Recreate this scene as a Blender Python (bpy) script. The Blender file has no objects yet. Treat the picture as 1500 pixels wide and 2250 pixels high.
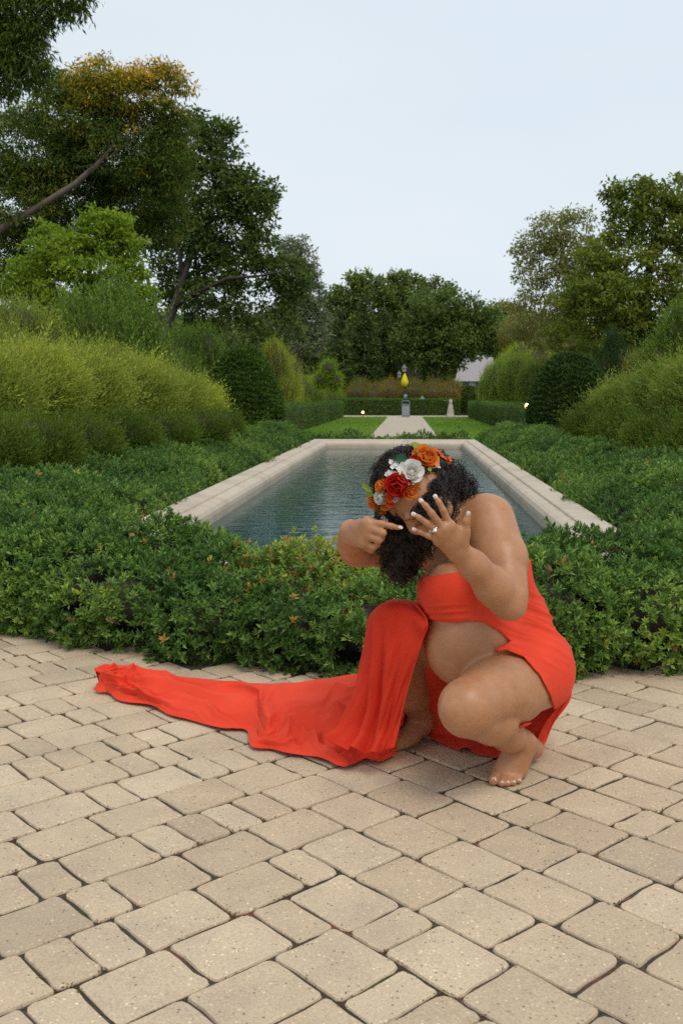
import bpy, math, random
import numpy as np
from mathutils import Vector, Matrix

rng = np.random.default_rng(11)
random.seed(11)
SC = bpy.context.scene
COL = SC.collection
PI = math.pi
H = 1.05                      # camera height in metres
FPX = 2190.0                  # focal length in pixels of the 1500 x 2250 photograph
YAW = math.radians(3.71)      # camera looks a little left of the pool axis (+Y)
PITCH = math.atan(253.0 / FPX)

# ---------------------------------------------------------------- camera
cam = bpy.data.cameras.new('camera')
cam_o = bpy.data.objects.new('camera', cam)
COL.objects.link(cam_o)
cam_o.location = (0, 0, H)
cam_o.rotation_euler = (PI / 2 - PITCH, 0, YAW)
cam.sensor_fit = 'VERTICAL'
cam.sensor_height = 36.0
cam.sensor_width = 24.0
cam.lens = 36.0 * FPX / 2250.0
cam.clip_start = 0.05
cam.clip_end = 2000
cam.dof.use_dof = True
cam.dof.focus_distance = 2.55
cam.dof.aperture_fstop = 13.0
SC.camera = cam_o

# ---------------------------------------------------------------- sky and sun (bright overcast)
SUN_EL, SUN_AZ = math.radians(58), math.radians(150)      # azimuth clockwise from +Y
world = bpy.data.worlds.new('World')
SC.world = world
world.use_nodes = True
wt = world.node_tree
wt.nodes.clear()
def wn(t): return wt.nodes.new(t)
sky = wn('ShaderNodeTexSky'); sky.sky_type = 'NISHITA'; sky.sun_disc = False
sky.sun_elevation = SUN_EL; sky.sun_rotation = SUN_AZ
sky.air_density = 1.0; sky.dust_density = 2.0
tc = wn('ShaderNodeTexCoord')
mp = wn('ShaderNodeMapping'); mp.inputs['Scale'].default_value = (1.0, 1.0, 3.0)
ns = wn('ShaderNodeTexNoise'); ns.inputs['Scale'].default_value = 1.6; ns.inputs['Detail'].default_value = 4
cr = wn('ShaderNodeValToRGB')
cr.color_ramp.elements[0].position = 0.3; cr.color_ramp.elements[0].color = (6.45, 7.4, 8.1, 1)
cr.color_ramp.elements[1].position = 0.75; cr.color_ramp.elements[1].color = (7.35, 7.95, 8.45, 1)
mx = wn('ShaderNodeMixRGB'); mx.inputs['Fac'].default_value = 0.92
bg = wn('ShaderNodeBackground'); bg.inputs['Strength'].default_value = 0.1
wo = wn('ShaderNodeOutputWorld')
wt.links.new(tc.outputs['Generated'], mp.inputs['Vector'])
wt.links.new(mp.outputs['Vector'], ns.inputs['Vector'])
wt.links.new(ns.outputs['Fac'], cr.inputs['Fac'])
wt.links.new(sky.outputs['Color'], mx.inputs['Color1'])
wt.links.new(cr.outputs['Color'], mx.inputs['Color2'])
wt.links.new(mx.outputs['Color'], bg.inputs['Color'])
wt.links.new(bg.outputs['Background'], wo.inputs['Surface'])

sun = bpy.data.lights.new('sun', 'SUN')
sun.energy = 1.5; sun.angle = math.radians(26); sun.color = (1.0, 0.93, 0.84)
sun_o = bpy.data.objects.new('sun', sun); COL.objects.link(sun_o)
_sd = Vector((math.sin(SUN_AZ) * math.cos(SUN_EL), math.cos(SUN_AZ) * math.cos(SUN_EL), math.sin(SUN_EL)))
sun_o.rotation_euler = _sd.to_track_quat('Z', 'Y').to_euler()
sun_o.location = _sd * 30

SC.view_settings.view_transform = 'Standard'
SC.view_settings.look = 'None'
SC.view_settings.exposure = 0.18
SC.view_settings.gamma = 1.0
SC.view_settings.use_curve_mapping = False
SC.render.engine = 'CYCLES'
SC.cycles.max_bounces = 6
SC.cycles.transparent_max_bounces = 8
SC.cycles.use_denoising = False

# ---------------------------------------------------------------- small helpers
CY, SY = math.cos(YAW), math.sin(YAW)
def L2W(x, y, z=0.0):
    """camera-aligned ground frame (x right, y forward, z up) to world"""
    return np.array([x * CY - y * SY, x * SY + y * CY, z])
def loc(px, py, D):
    """ray through a photograph pixel at forward distance D, in the camera-aligned frame"""
    x = (px - 750) / FPX; y = (1125 - py) / FPX
    c, s = math.cos(PITCH), math.sin(PITCH)
    dy = c + y * s; dz = -s + y * c
    t = D / dy
    return np.array([x * t, D, H + dz * t])
def at(px, py, D):
    p = loc(px, py, D)
    return L2W(p[0], p[1], p[2])
def gnd(px, py, z=0.0):
    x = (px - 750) / FPX; y = (1125 - py) / FPX
    c, s = math.cos(PITCH), math.sin(PITCH)
    dy = c + y * s; dz = -s + y * c
    t = (z - H) / dz
    return L2W(x * t, dy * t, z)
def mpp(D): return D / FPX / math.cos(PITCH)

def tag(o, label=None, cat=None, group=None, kind=None):
    if label: o['label'] = label
    if cat: o['category'] = cat
    if group: o['group'] = group
    if kind: o['kind'] = kind
    return o
def empty(name, p, rz=0.0):
    o = bpy.data.objects.new(name, None); COL.objects.link(o)
    o.location = p; o.rotation_euler = (0, 0, rz); o.empty_display_size = 0.1
    return o
def link(name, me, mat=None, parent=None, world=False):
    o = bpy.data.objects.new(name, me); COL.objects.link(o)
    if mat is not None and not me.materials:
        for m in (mat if isinstance(mat, (list, tuple)) else [mat]): me.materials.append(m)
    if parent is not None:
        o.parent = parent
        if world:   # vertices given in world space: undo the parent
            R = Matrix.Translation(parent.location) @ parent.rotation_euler.to_matrix().to_4x4()
            o.matrix_parent_inverse = R.inverted()
    return o
def mesh_np(name, V, F, smooth=True, tint=None, mat_idx=None, uv=None):
    """V (n,3), F (m,k) of one face size, or a list of such arrays"""
    V = np.asarray(V, dtype=np.float32)
    Fs = F if isinstance(F, list) else [F]
    Fs = [np.asarray(f, dtype=np.int32) for f in Fs if len(f)]
    me = bpy.data.meshes.new(name)
    me.vertices.add(len(V)); me.vertices.foreach_set('co', V.ravel())
    li = np.concatenate([f.ravel() for f in Fs])
    tot = np.concatenate([np.full(len(f), f.shape[1], np.int32) for f in Fs])
    st = np.concatenate([[0], np.cumsum(tot)[:-1]]).astype(np.int32)
    me.loops.add(len(li)); me.loops.foreach_set('vertex_index', li)
    me.polygons.add(len(tot)); me.polygons.foreach_set('loop_start', st)
    try: me.polygons.foreach_set('loop_total', tot)
    except Exception: pass
    me.polygons.foreach_set('use_smooth', np.full(len(tot), bool(smooth)))
    if mat_idx is not None: me.polygons.foreach_set('material_index', np.asarray(mat_idx, np.int32))
    me.update(calc_edges=True)
    if tint is not None:
        a = me.attributes.new('tint', 'FLOAT', 'POINT'); a.data.foreach_set('value', np.asarray(tint, np.float32))
    me.validate()
    return me
def norm(v): return v / np.maximum(np.linalg.norm(v, axis=-1, keepdims=True), 1e-9)

class MB:
    """collects simple shapes into one mesh"""
    def __init__(s): s.V = []; s.F4 = []; s.F3 = []; s.n = 0
    def add(s, V, F4=(), F3=()):
        V = np.asarray(V, float); s.V.append(V)
        if len(F4): s.F4.append(np.asarray(F4) + s.n)
        if len(F3): s.F3.append(np.asarray(F3) + s.n)
        s.n += len(V)
    def box(s, c, d, rz=0.0):
        c = np.asarray(c, float); d = np.asarray(d, float) / 2
        v = np.array([[x, y, z] for z in (-1, 1) for y in (-1, 1) for x in (-1, 1)], float) * d
        cr_, sr_ = math.cos(rz), math.sin(rz)
        v = np.c_[v[:, 0] * cr_ - v[:, 1] * sr_, v[:, 0] * sr_ + v[:, 1] * cr_, v[:, 2]] + c
        s.add(v, [(0, 2, 3, 1), (4, 5, 7, 6), (0, 1, 5, 4), (2, 6, 7, 3), (0, 4, 6, 2), (1, 3, 7, 5)])
    def tube(s, P, R, n=8, cap=True):
        P = np.asarray(P, float); R = np.broadcast_to(np.asarray(R, float), (len(P),))
        T = norm(np.gradient(P, axis=0))
        ref = np.array([0.31, 0.17, 0.93]) if abs(T[0] @ np.array([0.31, 0.17, 0.93])) < 0.9 else np.array([1.0, 0, 0.1])
        N = []; u = ref
        for t in T:
            u = u - t * (u @ t); u = u / max(np.linalg.norm(u), 1e-9); N.append(u)
        N = np.array(N); Bn = np.cross(T, N)
        a = np.linspace(0, 2 * PI, n, endpoint=False)
        V = (P[:, None] + R[:, None, None] * (np.cos(a)[None, :, None] * N[:, None] + np.sin(a)[None, :, None] * Bn[:, None])).reshape(-1, 3)
        i = np.arange(len(P) - 1)[:, None] * n; j = np.arange(n)[None]; k = (j + 1) % n
        F = np.stack([i + j, i + k, i + n + k, i + n + j], -1).reshape(-1, 4)
        F3 = []
        if cap:
            V = np.r_[V, P[:1], P[-1:]]; b = len(P) * n
            F3 = [(b, (q + 1) % n, q) for q in range(n)] + [(b + 1, (len(P) - 1) * n + q, (len(P) - 1) * n + (q + 1) % n) for q in range(n)]
        s.add(V, F, F3)
    def lathe(s, prof, c=(0, 0, 0), n=20):
        prof = np.asarray(prof, float); a = np.linspace(0, 2 * PI, n, endpoint=False)
        V = np.stack([prof[:, None, 0] * np.cos(a), prof[:, None, 0] * np.sin(a), np.repeat(prof[:, None, 1], n, 1)], -1).reshape(-1, 3) + np.asarray(c, float)
        i = np.arange(len(prof) - 1)[:, None] * n; j = np.arange(n)[None]; k = (j + 1) % n
        s.add(V, np.stack([i + j, i + k, i + n + k, i + n + j], -1).reshape(-1, 4))
    def mesh(s, name, smooth=False):
        F = []
        if s.F4: F.append(np.concatenate(s.F4))
        if s.F3: F.append(np.concatenate(s.F3))
        return mesh_np(name, np.concatenate(s.V), F, smooth)
    def build(s, name, mat, parent=None, smooth=False, world=False):
        return link(name, s.mesh(name, smooth), mat, parent, world)

# ---------------------------------------------------------------- materials
def new_mat(name):
    m = bpy.data.materials.new(name); m.use_nodes = True
    nt = m.node_tree; b = nt.nodes['Principled BSDF']
    return m, nt, b
def N(nt, t, **kw):
    n = nt.nodes.new(t)
    for k, v in kw.items():
        if k in n.inputs: n.inputs[k].default_value = v
        else: setattr(n, k, v)
    return n
def ramp(nt, stops, fac=None):
    r = nt.nodes.new('ShaderNodeValToRGB'); e = r.color_ramp.elements
    while len(e) < len(stops): e.new(0.5)
    for q, (p, c) in zip(e, stops): q.position = p; q.color = (*c, 1)
    if fac is not None: nt.links.new(fac, r.inputs['Fac'])
    return r
def plain(name, col, rough=0.6, metal=0.0, var=0.12, scale=30.0, bump=0.0, spec=0.5):
    m, nt, b = new_mat(name)
    t = N(nt, 'ShaderNodeTexCoord'); n = N(nt, 'ShaderNodeTexNoise', Scale=scale, Detail=4.0)
    nt.links.new(t.outputs['Object'], n.inputs['Vector'])
    c = np.array(col)
    r = ramp(nt, [(0.3, tuple(c * (1 - var))), (0.7, tuple(np.minimum(c * (1 + var), 1)))], n.outputs['Fac'])
    nt.links.new(r.outputs['Color'], b.inputs['Base Color'])
    b.inputs['Roughness'].default_value = rough; b.inputs['Metallic'].default_value = metal
    b.inputs['Specular IOR Level'].default_value = spec
    if bump:
        bp = N(nt, 'ShaderNodeBump', Strength=bump, Distance=0.01)
        nt.links.new(n.outputs['Fac'], bp.inputs['Height']); nt.links.new(bp.outputs['Normal'], b.inputs['Normal'])
    return m
LEAF_GAIN = np.array([2.75, 2.38, 1.60])
def leafy(name, stops, rough=0.5, trans=0.3, spec=0.4, gain=1.0):
    trans = min(trans + .08, .45)
    """leaf material: colour from the per-leaf 'tint' value"""
    m, nt, b = new_mat(name)
    a = N(nt, 'ShaderNodeAttribute', attribute_name='tint')
    stops = [(p_, tuple(np.array(c_) * LEAF_GAIN * gain)) for p_, c_ in stops]
    r = ramp(nt, stops, a.outputs['Fac'])
    nt.links.new(r.outputs['Color'], b.inputs['Base Color'])
    b.inputs['Roughness'].default_value = rough; b.inputs['Specular IOR Level'].default_value = spec * .55
    tr = N(nt, 'ShaderNodeBsdfTranslucent'); mixs = N(nt, 'ShaderNodeMixShader', Fac=trans)
    nt.links.new(r.outputs['Color'], tr.inputs['Color'])
    out = nt.nodes['Material Output']
    nt.links.new(b.outputs['BSDF'], mixs.inputs[1]); nt.links.new(tr.outputs['BSDF'], mixs.inputs[2])
    nt.links.new(mixs.outputs['Shader'], out.inputs['Surface'])
    return m

BARK = plain('bark', (0.045, 0.035, 0.028), 0.9, var=0.35, scale=9, bump=0.6)
BARK_PALE = plain('bark_brown', (0.13, 0.10, 0.075), 0.9, var=0.3, scale=9, bump=0.6)
TWIG = plain('twig', (0.045, 0.036, 0.022), 0.9, var=0.3, scale=20)
SOIL = plain('soil', (0.05, 0.038, 0.026), 0.95, var=0.4, scale=14, bump=0.5)

# ================================================================ ground
m, nt, b = new_mat('grass_ground')
t = N(nt, 'ShaderNodeTexCoord'); n1 = N(nt, 'ShaderNodeTexNoise', Scale=0.35, Detail=6.0); n2 = N(nt, 'ShaderNodeTexNoise', Scale=60.0, Detail=3.0)
nt.links.new(t.outputs['Object'], n1.inputs['Vector']); nt.links.new(t.outputs['Object'], n2.inputs['Vector'])
r1 = ramp(nt, [(0.3, (0.030, 0.050, 0.014)), (0.7, (0.055, 0.085, 0.022))], n1.outputs['Fac'])
r2 = ramp(nt, [(0.3, (0.6, 0.6, 0.6)), (0.7, (1.3, 1.3, 1.2))], n2.outputs['Fac'])
mm = N(nt, 'ShaderNodeMixRGB', blend_type='MULTIPLY', Fac=1.0)
nt.links.new(r1.outputs['Color'], mm.inputs['Color1']); nt.links.new(r2.outputs['Color'], mm.inputs['Color2'])
nt.links.new(mm.outputs['Color'], b.inputs['Base Color']); b.inputs['Roughness'].default_value = 0.95
GRASSG = m
gb = MB()
gb.add([(-900, -60, -0.09), (900, -60, -0.09), (900, 1500, -0.09), (-900, 1500, -0.09)], [(0, 1, 2, 3)])
tag(gb.build('ground', GRASSG), kind='structure')

# ---------------------------------------------------------------- paved plaza
# joint bed under the pavers: sandy soil with moss and reddish plant debris
m, nt, b = new_mat('joint_bed')
t = N(nt, 'ShaderNodeTexCoord')
n1 = N(nt, 'ShaderNodeTexNoise', Scale=5.0, Detail=6.0); n2 = N(nt, 'ShaderNodeTexNoise', Scale=160.0, Detail=2.0)
nt.links.new(t.outputs['Object'], n1.inputs['Vector']); nt.links.new(t.outputs['Object'], n2.inputs['Vector'])
r1 = ramp(nt, [(0.28, (0.045, 0.065, 0.012)), (0.40, (0.040, 0.032, 0.021)), (0.56, (0.060, 0.044, 0.030)), (0.66, (0.15, 0.055, 0.032)), (0.75, (0.11, 0.06, 0.04))], n1.outputs['Fac'])
r2 = ramp(nt, [(0.3, (0.55, 0.55, 0.55)), (0.7, (1.5, 1.5, 1.5))], n2.outputs['Fac'])
mm = N(nt, 'ShaderNodeMixRGB', blend_type='MULTIPLY', Fac=1.0)
nt.links.new(r1.outputs['Color'], mm.inputs['Color1']); nt.links.new(r2.outputs['Color'], mm.inputs['Color2'])
nt.links.new(mm.outputs['Color'], b.inputs['Base Color']); b.inputs['Roughness'].default_value = 1.0
bp = N(nt, 'ShaderNodeBump', Strength=0.8, Distance=0.006); nt.links.new(n2.outputs['Fac'], bp.inputs['Height']); nt.links.new(bp.outputs['Normal'], b.inputs['Normal'])
BED = m

# concrete paver: warm buff with exposed aggregate specks, tone per paver
m, nt, b = new_mat('paver_concrete')
t = N(nt, 'ShaderNodeTexCoord'); g = N(nt, 'ShaderNodeNewGeometry'); oi = N(nt, 'ShaderNodeObjectInfo')
tone = ramp(nt, [(0.0, (0.425, 0.335, 0.235)), (0.05, (0.45, 0.352, 0.245)), (0.12, (0.475, 0.368, 0.252)), (0.55, (0.53, 0.413, 0.285)), (1.0, (0.56, 0.445, 0.315))], None)
isl = N(nt, 'ShaderNodeMath', operation='ADD'); nt.links.new(oi.outputs['Random'], isl.inputs[0]); nt.links.new(g.outputs['Random Per Island'], isl.inputs[1])
fr = N(nt, 'ShaderNodeMath', operation='FRACT'); nt.links.new(isl.outputs[0], fr.inputs[0]); nt.links.new(fr.outputs[0], tone.inputs['Fac'])
big = N(nt, 'ShaderNodeTexNoise', Scale=4.5, Detail=5.0, Roughness=0.65); nt.links.new(g.outputs['Position'], big.inputs['Vector'])
rb = ramp(nt, [(0.28, (0.84, 0.84, 0.85)), (0.7, (1.10, 1.09, 1.07))], big.outputs['Fac'])
fine = N(nt, 'ShaderNodeTexNoise', Scale=210.0, Detail=3.0, Roughness=0.7); nt.links.new(g.outputs['Position'], fine.inputs['Vector'])
rf = ramp(nt, [(0.25, (0.70, 0.69, 0.68)), (0.5, (1.0, 1.0, 1.0)), (0.75, (1.22, 1.22, 1.22))], fine.outputs['Fac'])
vor = N(nt, 'ShaderNodeTexVoronoi', Scale=115.0); nt.links.new(g.outputs['Position'], vor.inputs['Vector'])
sp = N(nt, 'ShaderNodeSeparateColor'); nt.links.new(vor.outputs['Color'], sp.inputs['Color'])
rs = ramp(nt, [(0.0, (0.50, 0.49, 0.50)), (0.06, (0.62, 0.59, 0.56)), (0.11, (1, 1, 1)), (0.80, (1, 1, 1)), (0.88, (1.28, 1.25, 1.2)), (1.0, (1.5, 1.48, 1.44))], sp.outputs[0])
for q in rs.color_ramp.elements: pass
dm = N(nt, 'ShaderNodeMath', operation='LESS_THAN'); dm.inputs[1].default_value = 0.33; nt.links.new(vor.outputs['Distance'], dm.inputs[0])
mA = N(nt, 'ShaderNodeMixRGB', blend_type='MULTIPLY', Fac=1.0); nt.links.new(tone.outputs['Color'], mA.inputs['Color1']); nt.links.new(rb.outputs['Color'], mA.inputs['Color2'])
mB = N(nt, 'ShaderNodeMixRGB', blend_type='MULTIPLY', Fac=1.0); nt.links.new(mA.outputs['Color'], mB.inputs['Color1']); nt.links.new(rf.outputs['Color'], mB.inputs['Color2'])
mC = N(nt, 'ShaderNodeMixRGB', blend_type='MULTIPLY'); nt.links.new(dm.outputs[0], mC.inputs['Fac']); nt.links.new(mB.outputs['Color'], mC.inputs['Color1']); nt.links.new(rs.outputs['Color'], mC.inputs['Color2'])
nt.links.new(mC.outputs['Color'], b.inputs['Base Color']); b.inputs['Roughness'].default_value = 0.9; b.inputs['Specular IOR Level'].default_value = 0.25
bp = N(nt, 'ShaderNodeBump', Strength=0.55, Distance=0.0025); nt.links.new(fine.outputs['Fac'], bp.inputs['Height'])
bp2 = N(nt, 'ShaderNodeBump', Strength=0.25, Distance=0.02); nt.links.new(big.outputs['Fac'], bp2.inputs['Height']); nt.links.new(bp.outputs['Normal'], bp2.inputs['Normal'])
nt.links.new(bp2.outputs['Normal'], b.inputs['Normal'])
PAVER = m

HC = L2W(0.40 * H, 5.82 * H)[:2]; HR = 2.43 * H     # round end of the low hedge
plaza = empty('plaza_paving', (0, 0, 0)); tag(plaza, kind='structure')
bd = MB()
_q = [L2W(-6, -1.5, -0.0058), L2W(6, -1.5, -0.0058), L2W(6, 7.2, -0.0058), L2W(-6, 7.2, -0.0058)]
_g = 24
_U, _W = np.meshgrid(np.linspace(0, 1, _g + 1), np.linspace(0, 1, _g + 1))
_Vb = np.array([(1 - w) * ((1 - u) * _q[0] + u * _q[1]) + w * ((1 - u) * _q[3] + u * _q[2]) for u, w in zip(_U.ravel(), _W.ravel())])
_i = (np.arange(_g)[:, None] * (_g + 1) + np.arange(_g)[None]).ravel()
bd.add(_Vb, np.stack([_i, _i + 1, _i + _g + 2, _i + _g + 1], -1))
tag(bd.build('joint_bed', BED, plaza), kind='structure')

def paver_mesh(lu, lv, seed, h=0.06):
    """tumbled block: rounded outline of irregular corners, worn arris, slightly cambered top; centred, top at z=0"""
    r_ = random.Random(seed)
    pts = []
    cs = [(-1, -1), (1, -1), (1, 1), (-1, 1)]
    for q, (sx, sy) in enumerate(cs):
        cx, cy = sx * lu / 2 + r_.uniform(-.003, .003), sy * lv / 2 + r_.uniform(-.003, .003)
        rad = r_.uniform(0.007, 0.020)
        a0 = [PI, 1.5 * PI, 0, 0.5 * PI][q]
        ox, oy = cx - sx * rad, cy - sy * rad
        for k in range(3):
            a = a0 + k * PI / 4
            pts.append((ox + rad * math.cos(a), oy + rad * math.sin(a)))
        # a point or two along the following edge, a little in or out
        nx, ny = cs[(q + 1) % 4]
        for f in (0.33, 0.67):
            ex, ey = sx + (nx - sx) * f, sy + (ny - sy) * f
            j = r_.uniform(-.0036, .0014)
            px_, py_ = ex * lu / 2, ey * lv / 2
            if sx == nx: px_ += sx * j
            else: py_ += sy * j
            pts.append((px_, py_))
    P = np.array(pts); n = len(P); rings = []
    c = P.mean(0)
    def inset(d, z, jz=0.0):
        L = np.linalg.norm(P - c, axis=1, keepdims=True)
        Q = c + (P - c) * (1 - d / L)
        return np.c_[Q, [z + r_.uniform(-jz, jz) for _ in range(n)]]
    rings = [inset(0, -h), inset(0.0, -0.005, 0.001), inset(0.0018, -0.0012, 0.0006), inset(0.0046, 0.0, 0.0004)]
    V = np.r_[np.concatenate(rings), [[c[0], c[1], 0.0012]]]
    F4 = []; F3 = []
    for k in range(len(rings) - 1):
        for j in range(n): F4.append((k * n + j, k * n + (j + 1) % n, (k + 1) * n + (j + 1) % n, (k + 1) * n + j))
    b0 = (len(rings) - 1) * n
    for j in range(n): F3.append((b0 + j, b0 + (j + 1) % n, len(V) - 1))
    return V, np.array(F4), np.array(F3)

TA = math.radians(41.4)
UA = np.array([math.cos(TA), math.sin(TA)]); UB = np.array([-math.sin(TA), math.cos(TA)])
PITCHROW = 0.1548 * H
GAP = 0.0056
SIZES = [0.60, 1.19, 1.19]
VARS = {}
for si, s_ in enumerate(SIZES):
    for k in range(6): VARS[(si, k)] = paver_mesh(PITCHROW * s_ - GAP, PITCHROW - GAP, 100 * si + k)
VMESH = {}
def in_frame(p, mrg=0.0):
    q = np.array([p[0] * CY + p[1] * SY, -p[0] * SY + p[1] * CY, -H])
    c, s = math.cos(PITCH), math.sin(PITCH)
    zf = q[1] * c - q[2] * s
    if zf < 0.3: return False
    X = 750 + FPX * q[0] / zf; Yp = 1125 - FPX * (q[1] * s + q[2] * c) / zf
    return -mrg < X < 1500 + mrg and -mrg < Yp < 2250 + mrg
V0 = 1.352 * H
_c = (lambda p: np.array([p[0] * CY + p[1] * SY, -p[0] * SY + p[1] * CY]))(gnd(735, 2033))
U0 = float(_c @ UA)                      # mitre corner of the two row directions
pav = []                                # (centre local, angle, size index)
for k in range(-14, 40):
    for fam in (0, 1):
        # family 0: rows along UA, left of the mitre; family 1: rows along UB, right of it
        lo = (V0 if fam == 0 else U0) + k * PITCHROW
        end = (U0 if fam == 0 else V0 + PITCHROW) + k * PITCHROW
        rr = random.Random(7000 + 50 * fam + k)
        pos = end if fam == 0 else end
        pos -= 0.0
        while pos > -7.0:
            si = rr.choices([0, 1, 2], [0.36, 0.40, 0.24])[0]
            ln = SIZES[si] * PITCHROW
            mid = pos - ln / 2; cv = lo + PITCHROW / 2
            xy = (UA * mid + UB * cv) if fam == 0 else (UA * cv + UB * mid)
            ang = TA if fam == 0 else TA + PI / 2
            pav.append((xy, ang, si, rr.random(), rr.random()))
            pos -= ln
shown = []; rest = []
for (xy, ang, si, q1, q2) in pav:
    p = L2W(xy[0], xy[1])
    if np.hypot(*(p[:2] - HC)) < HR - 0.12 or p[1] > 6.2 and abs(p[0]) < 2.6 or xy[1] < -1.0 or xy[1] > 6.2 or abs(xy[0]) > 4.5: continue
    (shown if in_frame(p, 40) else rest).append((p, ang, si, q1, q2))
shown.sort(key=lambda e: np.hypot(e[0][0], e[0][1]))
rest += shown[300:]; shown = shown[:300]
def pav_rot(ang, q1, q2):
    return ang + YAW + (PI if q2 > 0.5 else 0) + math.radians((q1 - 0.5) * 1.6)
for (p, ang, si, q1, q2) in shown:
    key = (si, int(q1 * 997) % 6)
    if key not in VMESH:
        V, F4, F3 = VARS[key]; VMESH[key] = mesh_np('paver', V, [F4, F3], False); VMESH[key].materials.append(PAVER)
    o = bpy.data.objects.new('paver', VMESH[key]); COL.objects.link(o); o.parent = plaza
    o.location = (p[0], p[1], (q2 - 0.5) * 0.005)
    o.rotation_euler = (math.radians((q1 * 7 % 1 - 0.5) * 0.9), math.radians((q2 * 7 % 1 - 0.5) * 0.9), pav_rot(ang, q1, q2))
mb = MB()
for (p, ang, si, q1, q2) in rest:
    V, F4, F3 = VARS[(si, int(q1 * 997) % 6)]
    a = pav_rot(ang, q1, q2); ca, sa = math.cos(a), math.sin(a)
    mb.add(np.c_[V[:, 0] * ca - V[:, 1] * sa + p[0], V[:, 0] * sa + V[:, 1] * ca + p[1], V[:, 2] + (q2 - 0.5) * 0.005], F4, F3)
tag(mb.build('outer_pavers', PAVER, plaza, True), kind='stuff')

# crumbs of moss and reddish plant debris lying in the joints
_sp = []; _st = []
for (p, ang, si, q1, q2) in shown[:300]:
    V = VARS[(si, int(q1 * 997) % 6)][0]; a = pav_rot(ang, q1, q2); ca, sa = math.cos(a), math.sin(a)
    hu, hv = PITCHROW * SIZES[si] / 2, PITCHROW / 2
    for (sx, sy) in ((1, 1), (-1, 1)):
        dens = rng.uniform(0, 1) ** 2.2; kind_ = 1.0 if rng.uniform() < .22 else 0.0
        for z in range(int(26 * dens)):
            e = abs(rng.normal(0, .020)); u_, v_ = (sx * hu - sx * e, sy * hv) if rng.uniform() < .5 else (sx * hu, sy * hv - sy * e)
            u_ += rng.normal(0, .0022); v_ += rng.normal(0, .0022)
            _sp.append((p[0] + u_ * ca - v_ * sa, p[1] + u_ * sa + v_ * ca, -.003 + rng.uniform(-.003, .0045))); _st.append(kind_)
# ================================================================ pool
PCX = -0.235
STONE = None
m, nt, b = new_mat('coping_stone')
g = N(nt, 'ShaderNodeNewGeometry')
n1 = N(nt, 'ShaderNodeTexNoise', Scale=2.2, Detail=6.0, Roughness=0.65); n2 = N(nt, 'ShaderNodeTexNoise', Scale=120.0, Detail=3.0)
nt.links.new(g.outputs['Position'], n1.inputs['Vector']); nt.links.new(g.outputs['Position'], n2.inputs['Vector'])
r1 = ramp(nt, [(0.25, (0.38, 0.31, 0.235)), (0.5, (0.51, 0.425, 0.33)), (0.75, (0.56, 0.475, 0.375))], n1.outputs['Fac'])
r2 = ramp(nt, [(0.3, (0.85, 0.85, 0.85)), (0.7, (1.1, 1.1, 1.1))], n2.outputs['Fac'])
mm = N(nt, 'ShaderNodeMixRGB', blend_type='MULTIPLY', Fac=1.0)
nt.links.new(r1.outputs['Color'], mm.inputs['Color1']); nt.links.new(r2.outputs['Color'], mm.inputs['Color2'])
nt.links.new(mm.outputs['Color'], b.inputs['Base Color']); b.inputs['Roughness'].default_value = 0.85
bp = N(nt, 'ShaderNodeBump', Strength=0.3, Distance=0.003); nt.links.new(n2.outputs['Fac'], bp.inputs['Height']); nt.links.new(bp.outputs['Normal'], b.inputs['Normal'])
STONE = m
POOLIN = plain('pool_lining', (0.012, 0.035, 0.036), 0.6, var=0.3, scale=3)

X0, X1 = PCX - 1.575, PCX + 1.575
Y0, Y1 = 4.80, 19.45
# profile: distance inward from the outer edge, height
PROF = [(0.0, -0.08), (0.0, 0.205), (0.008, 0.224), (0.025, 0.232), (0.175, 0.222), (0.186, 0.216), (0.190, 0.205), (0.196, 0.201), (0.245, 0.192), (0.275, 0.178), (0.296, 0.150), (0.302, 0.120), (0.302, -0.25)]
pool = empty('reflecting_pool', (PCX, Y0, 0))
tag(pool, 'long rectangular pool of dark water edged with pale cast stone coping', 'pool')
def coping_piece(a, bb, inward, mit_a, mit_b):
    """a,b ends of the outer edge; inward unit vector; mitre at each end"""
    a = np.array(a, float); bb = np.array(bb, float); inw = np.array(inward, float)
    d = (bb - a) / np.linalg.norm(bb - a)
    A = []; B = []
    for (q, z) in PROF:
        A.append([*(a + inw * q + (d * q if mit_a else d * 0.0008)), z]); B.append([*(bb + inw * q - (d * q if mit_b else d * 0.0008)), z])
    n = len(PROF)
    F = [(k, k + 1, n + k + 1, n + k) for k in range(n - 1)]
    mbx = MB(); mbx.add(A + B, F)
    cen = len(A + B)
    # end caps as fans
    mbx.F3.append(np.array([(0, k + 1, k) for k in range(1, n - 1)]))
    mbx.F3.append(np.array([(n, n + k, n + k + 1) for k in range(1, n - 1)]))
    return mbx
def side(a, bb, inward, nblk):
    a = np.array(a, float); bb = np.array(bb, float)
    for k in range(nblk):
        p, q = a + (bb - a) * k / nblk, a + (bb - a) * (k + 1) / nblk
        o = coping_piece(p, q, inward, k == 0, k == nblk - 1).build('coping_stone', STONE, pool, False, True)
side((X0, Y0), (X0, Y1), (1, 0), 4)
side((X1, Y1), (X1, Y0), (-1, 0), 4)
side((X0, Y1), (X1, Y1), (0, -1), 2)
side((X1, Y0), (X0, Y0), (0, 1), 2)
mb = MB(); mb.add([(X0 + .29, Y0 + .29, -.24), (X1 - .29, Y0 + .29, -.24), (X1 - .29, Y1 - .29, -.24), (X0 + .29, Y1 - .29, -.24)], [(0, 1, 2, 3)])
mb.build('pool_floor', POOLIN, pool, False, True)
m, nt, b = new_mat('pool_water')
g = N(nt, 'ShaderNodeNewGeometry')
b.inputs['Base Color'].default_value = (0.012, 0.060, 0.062, 1); b.inputs['Roughness'].default_value = 0.04
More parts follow.
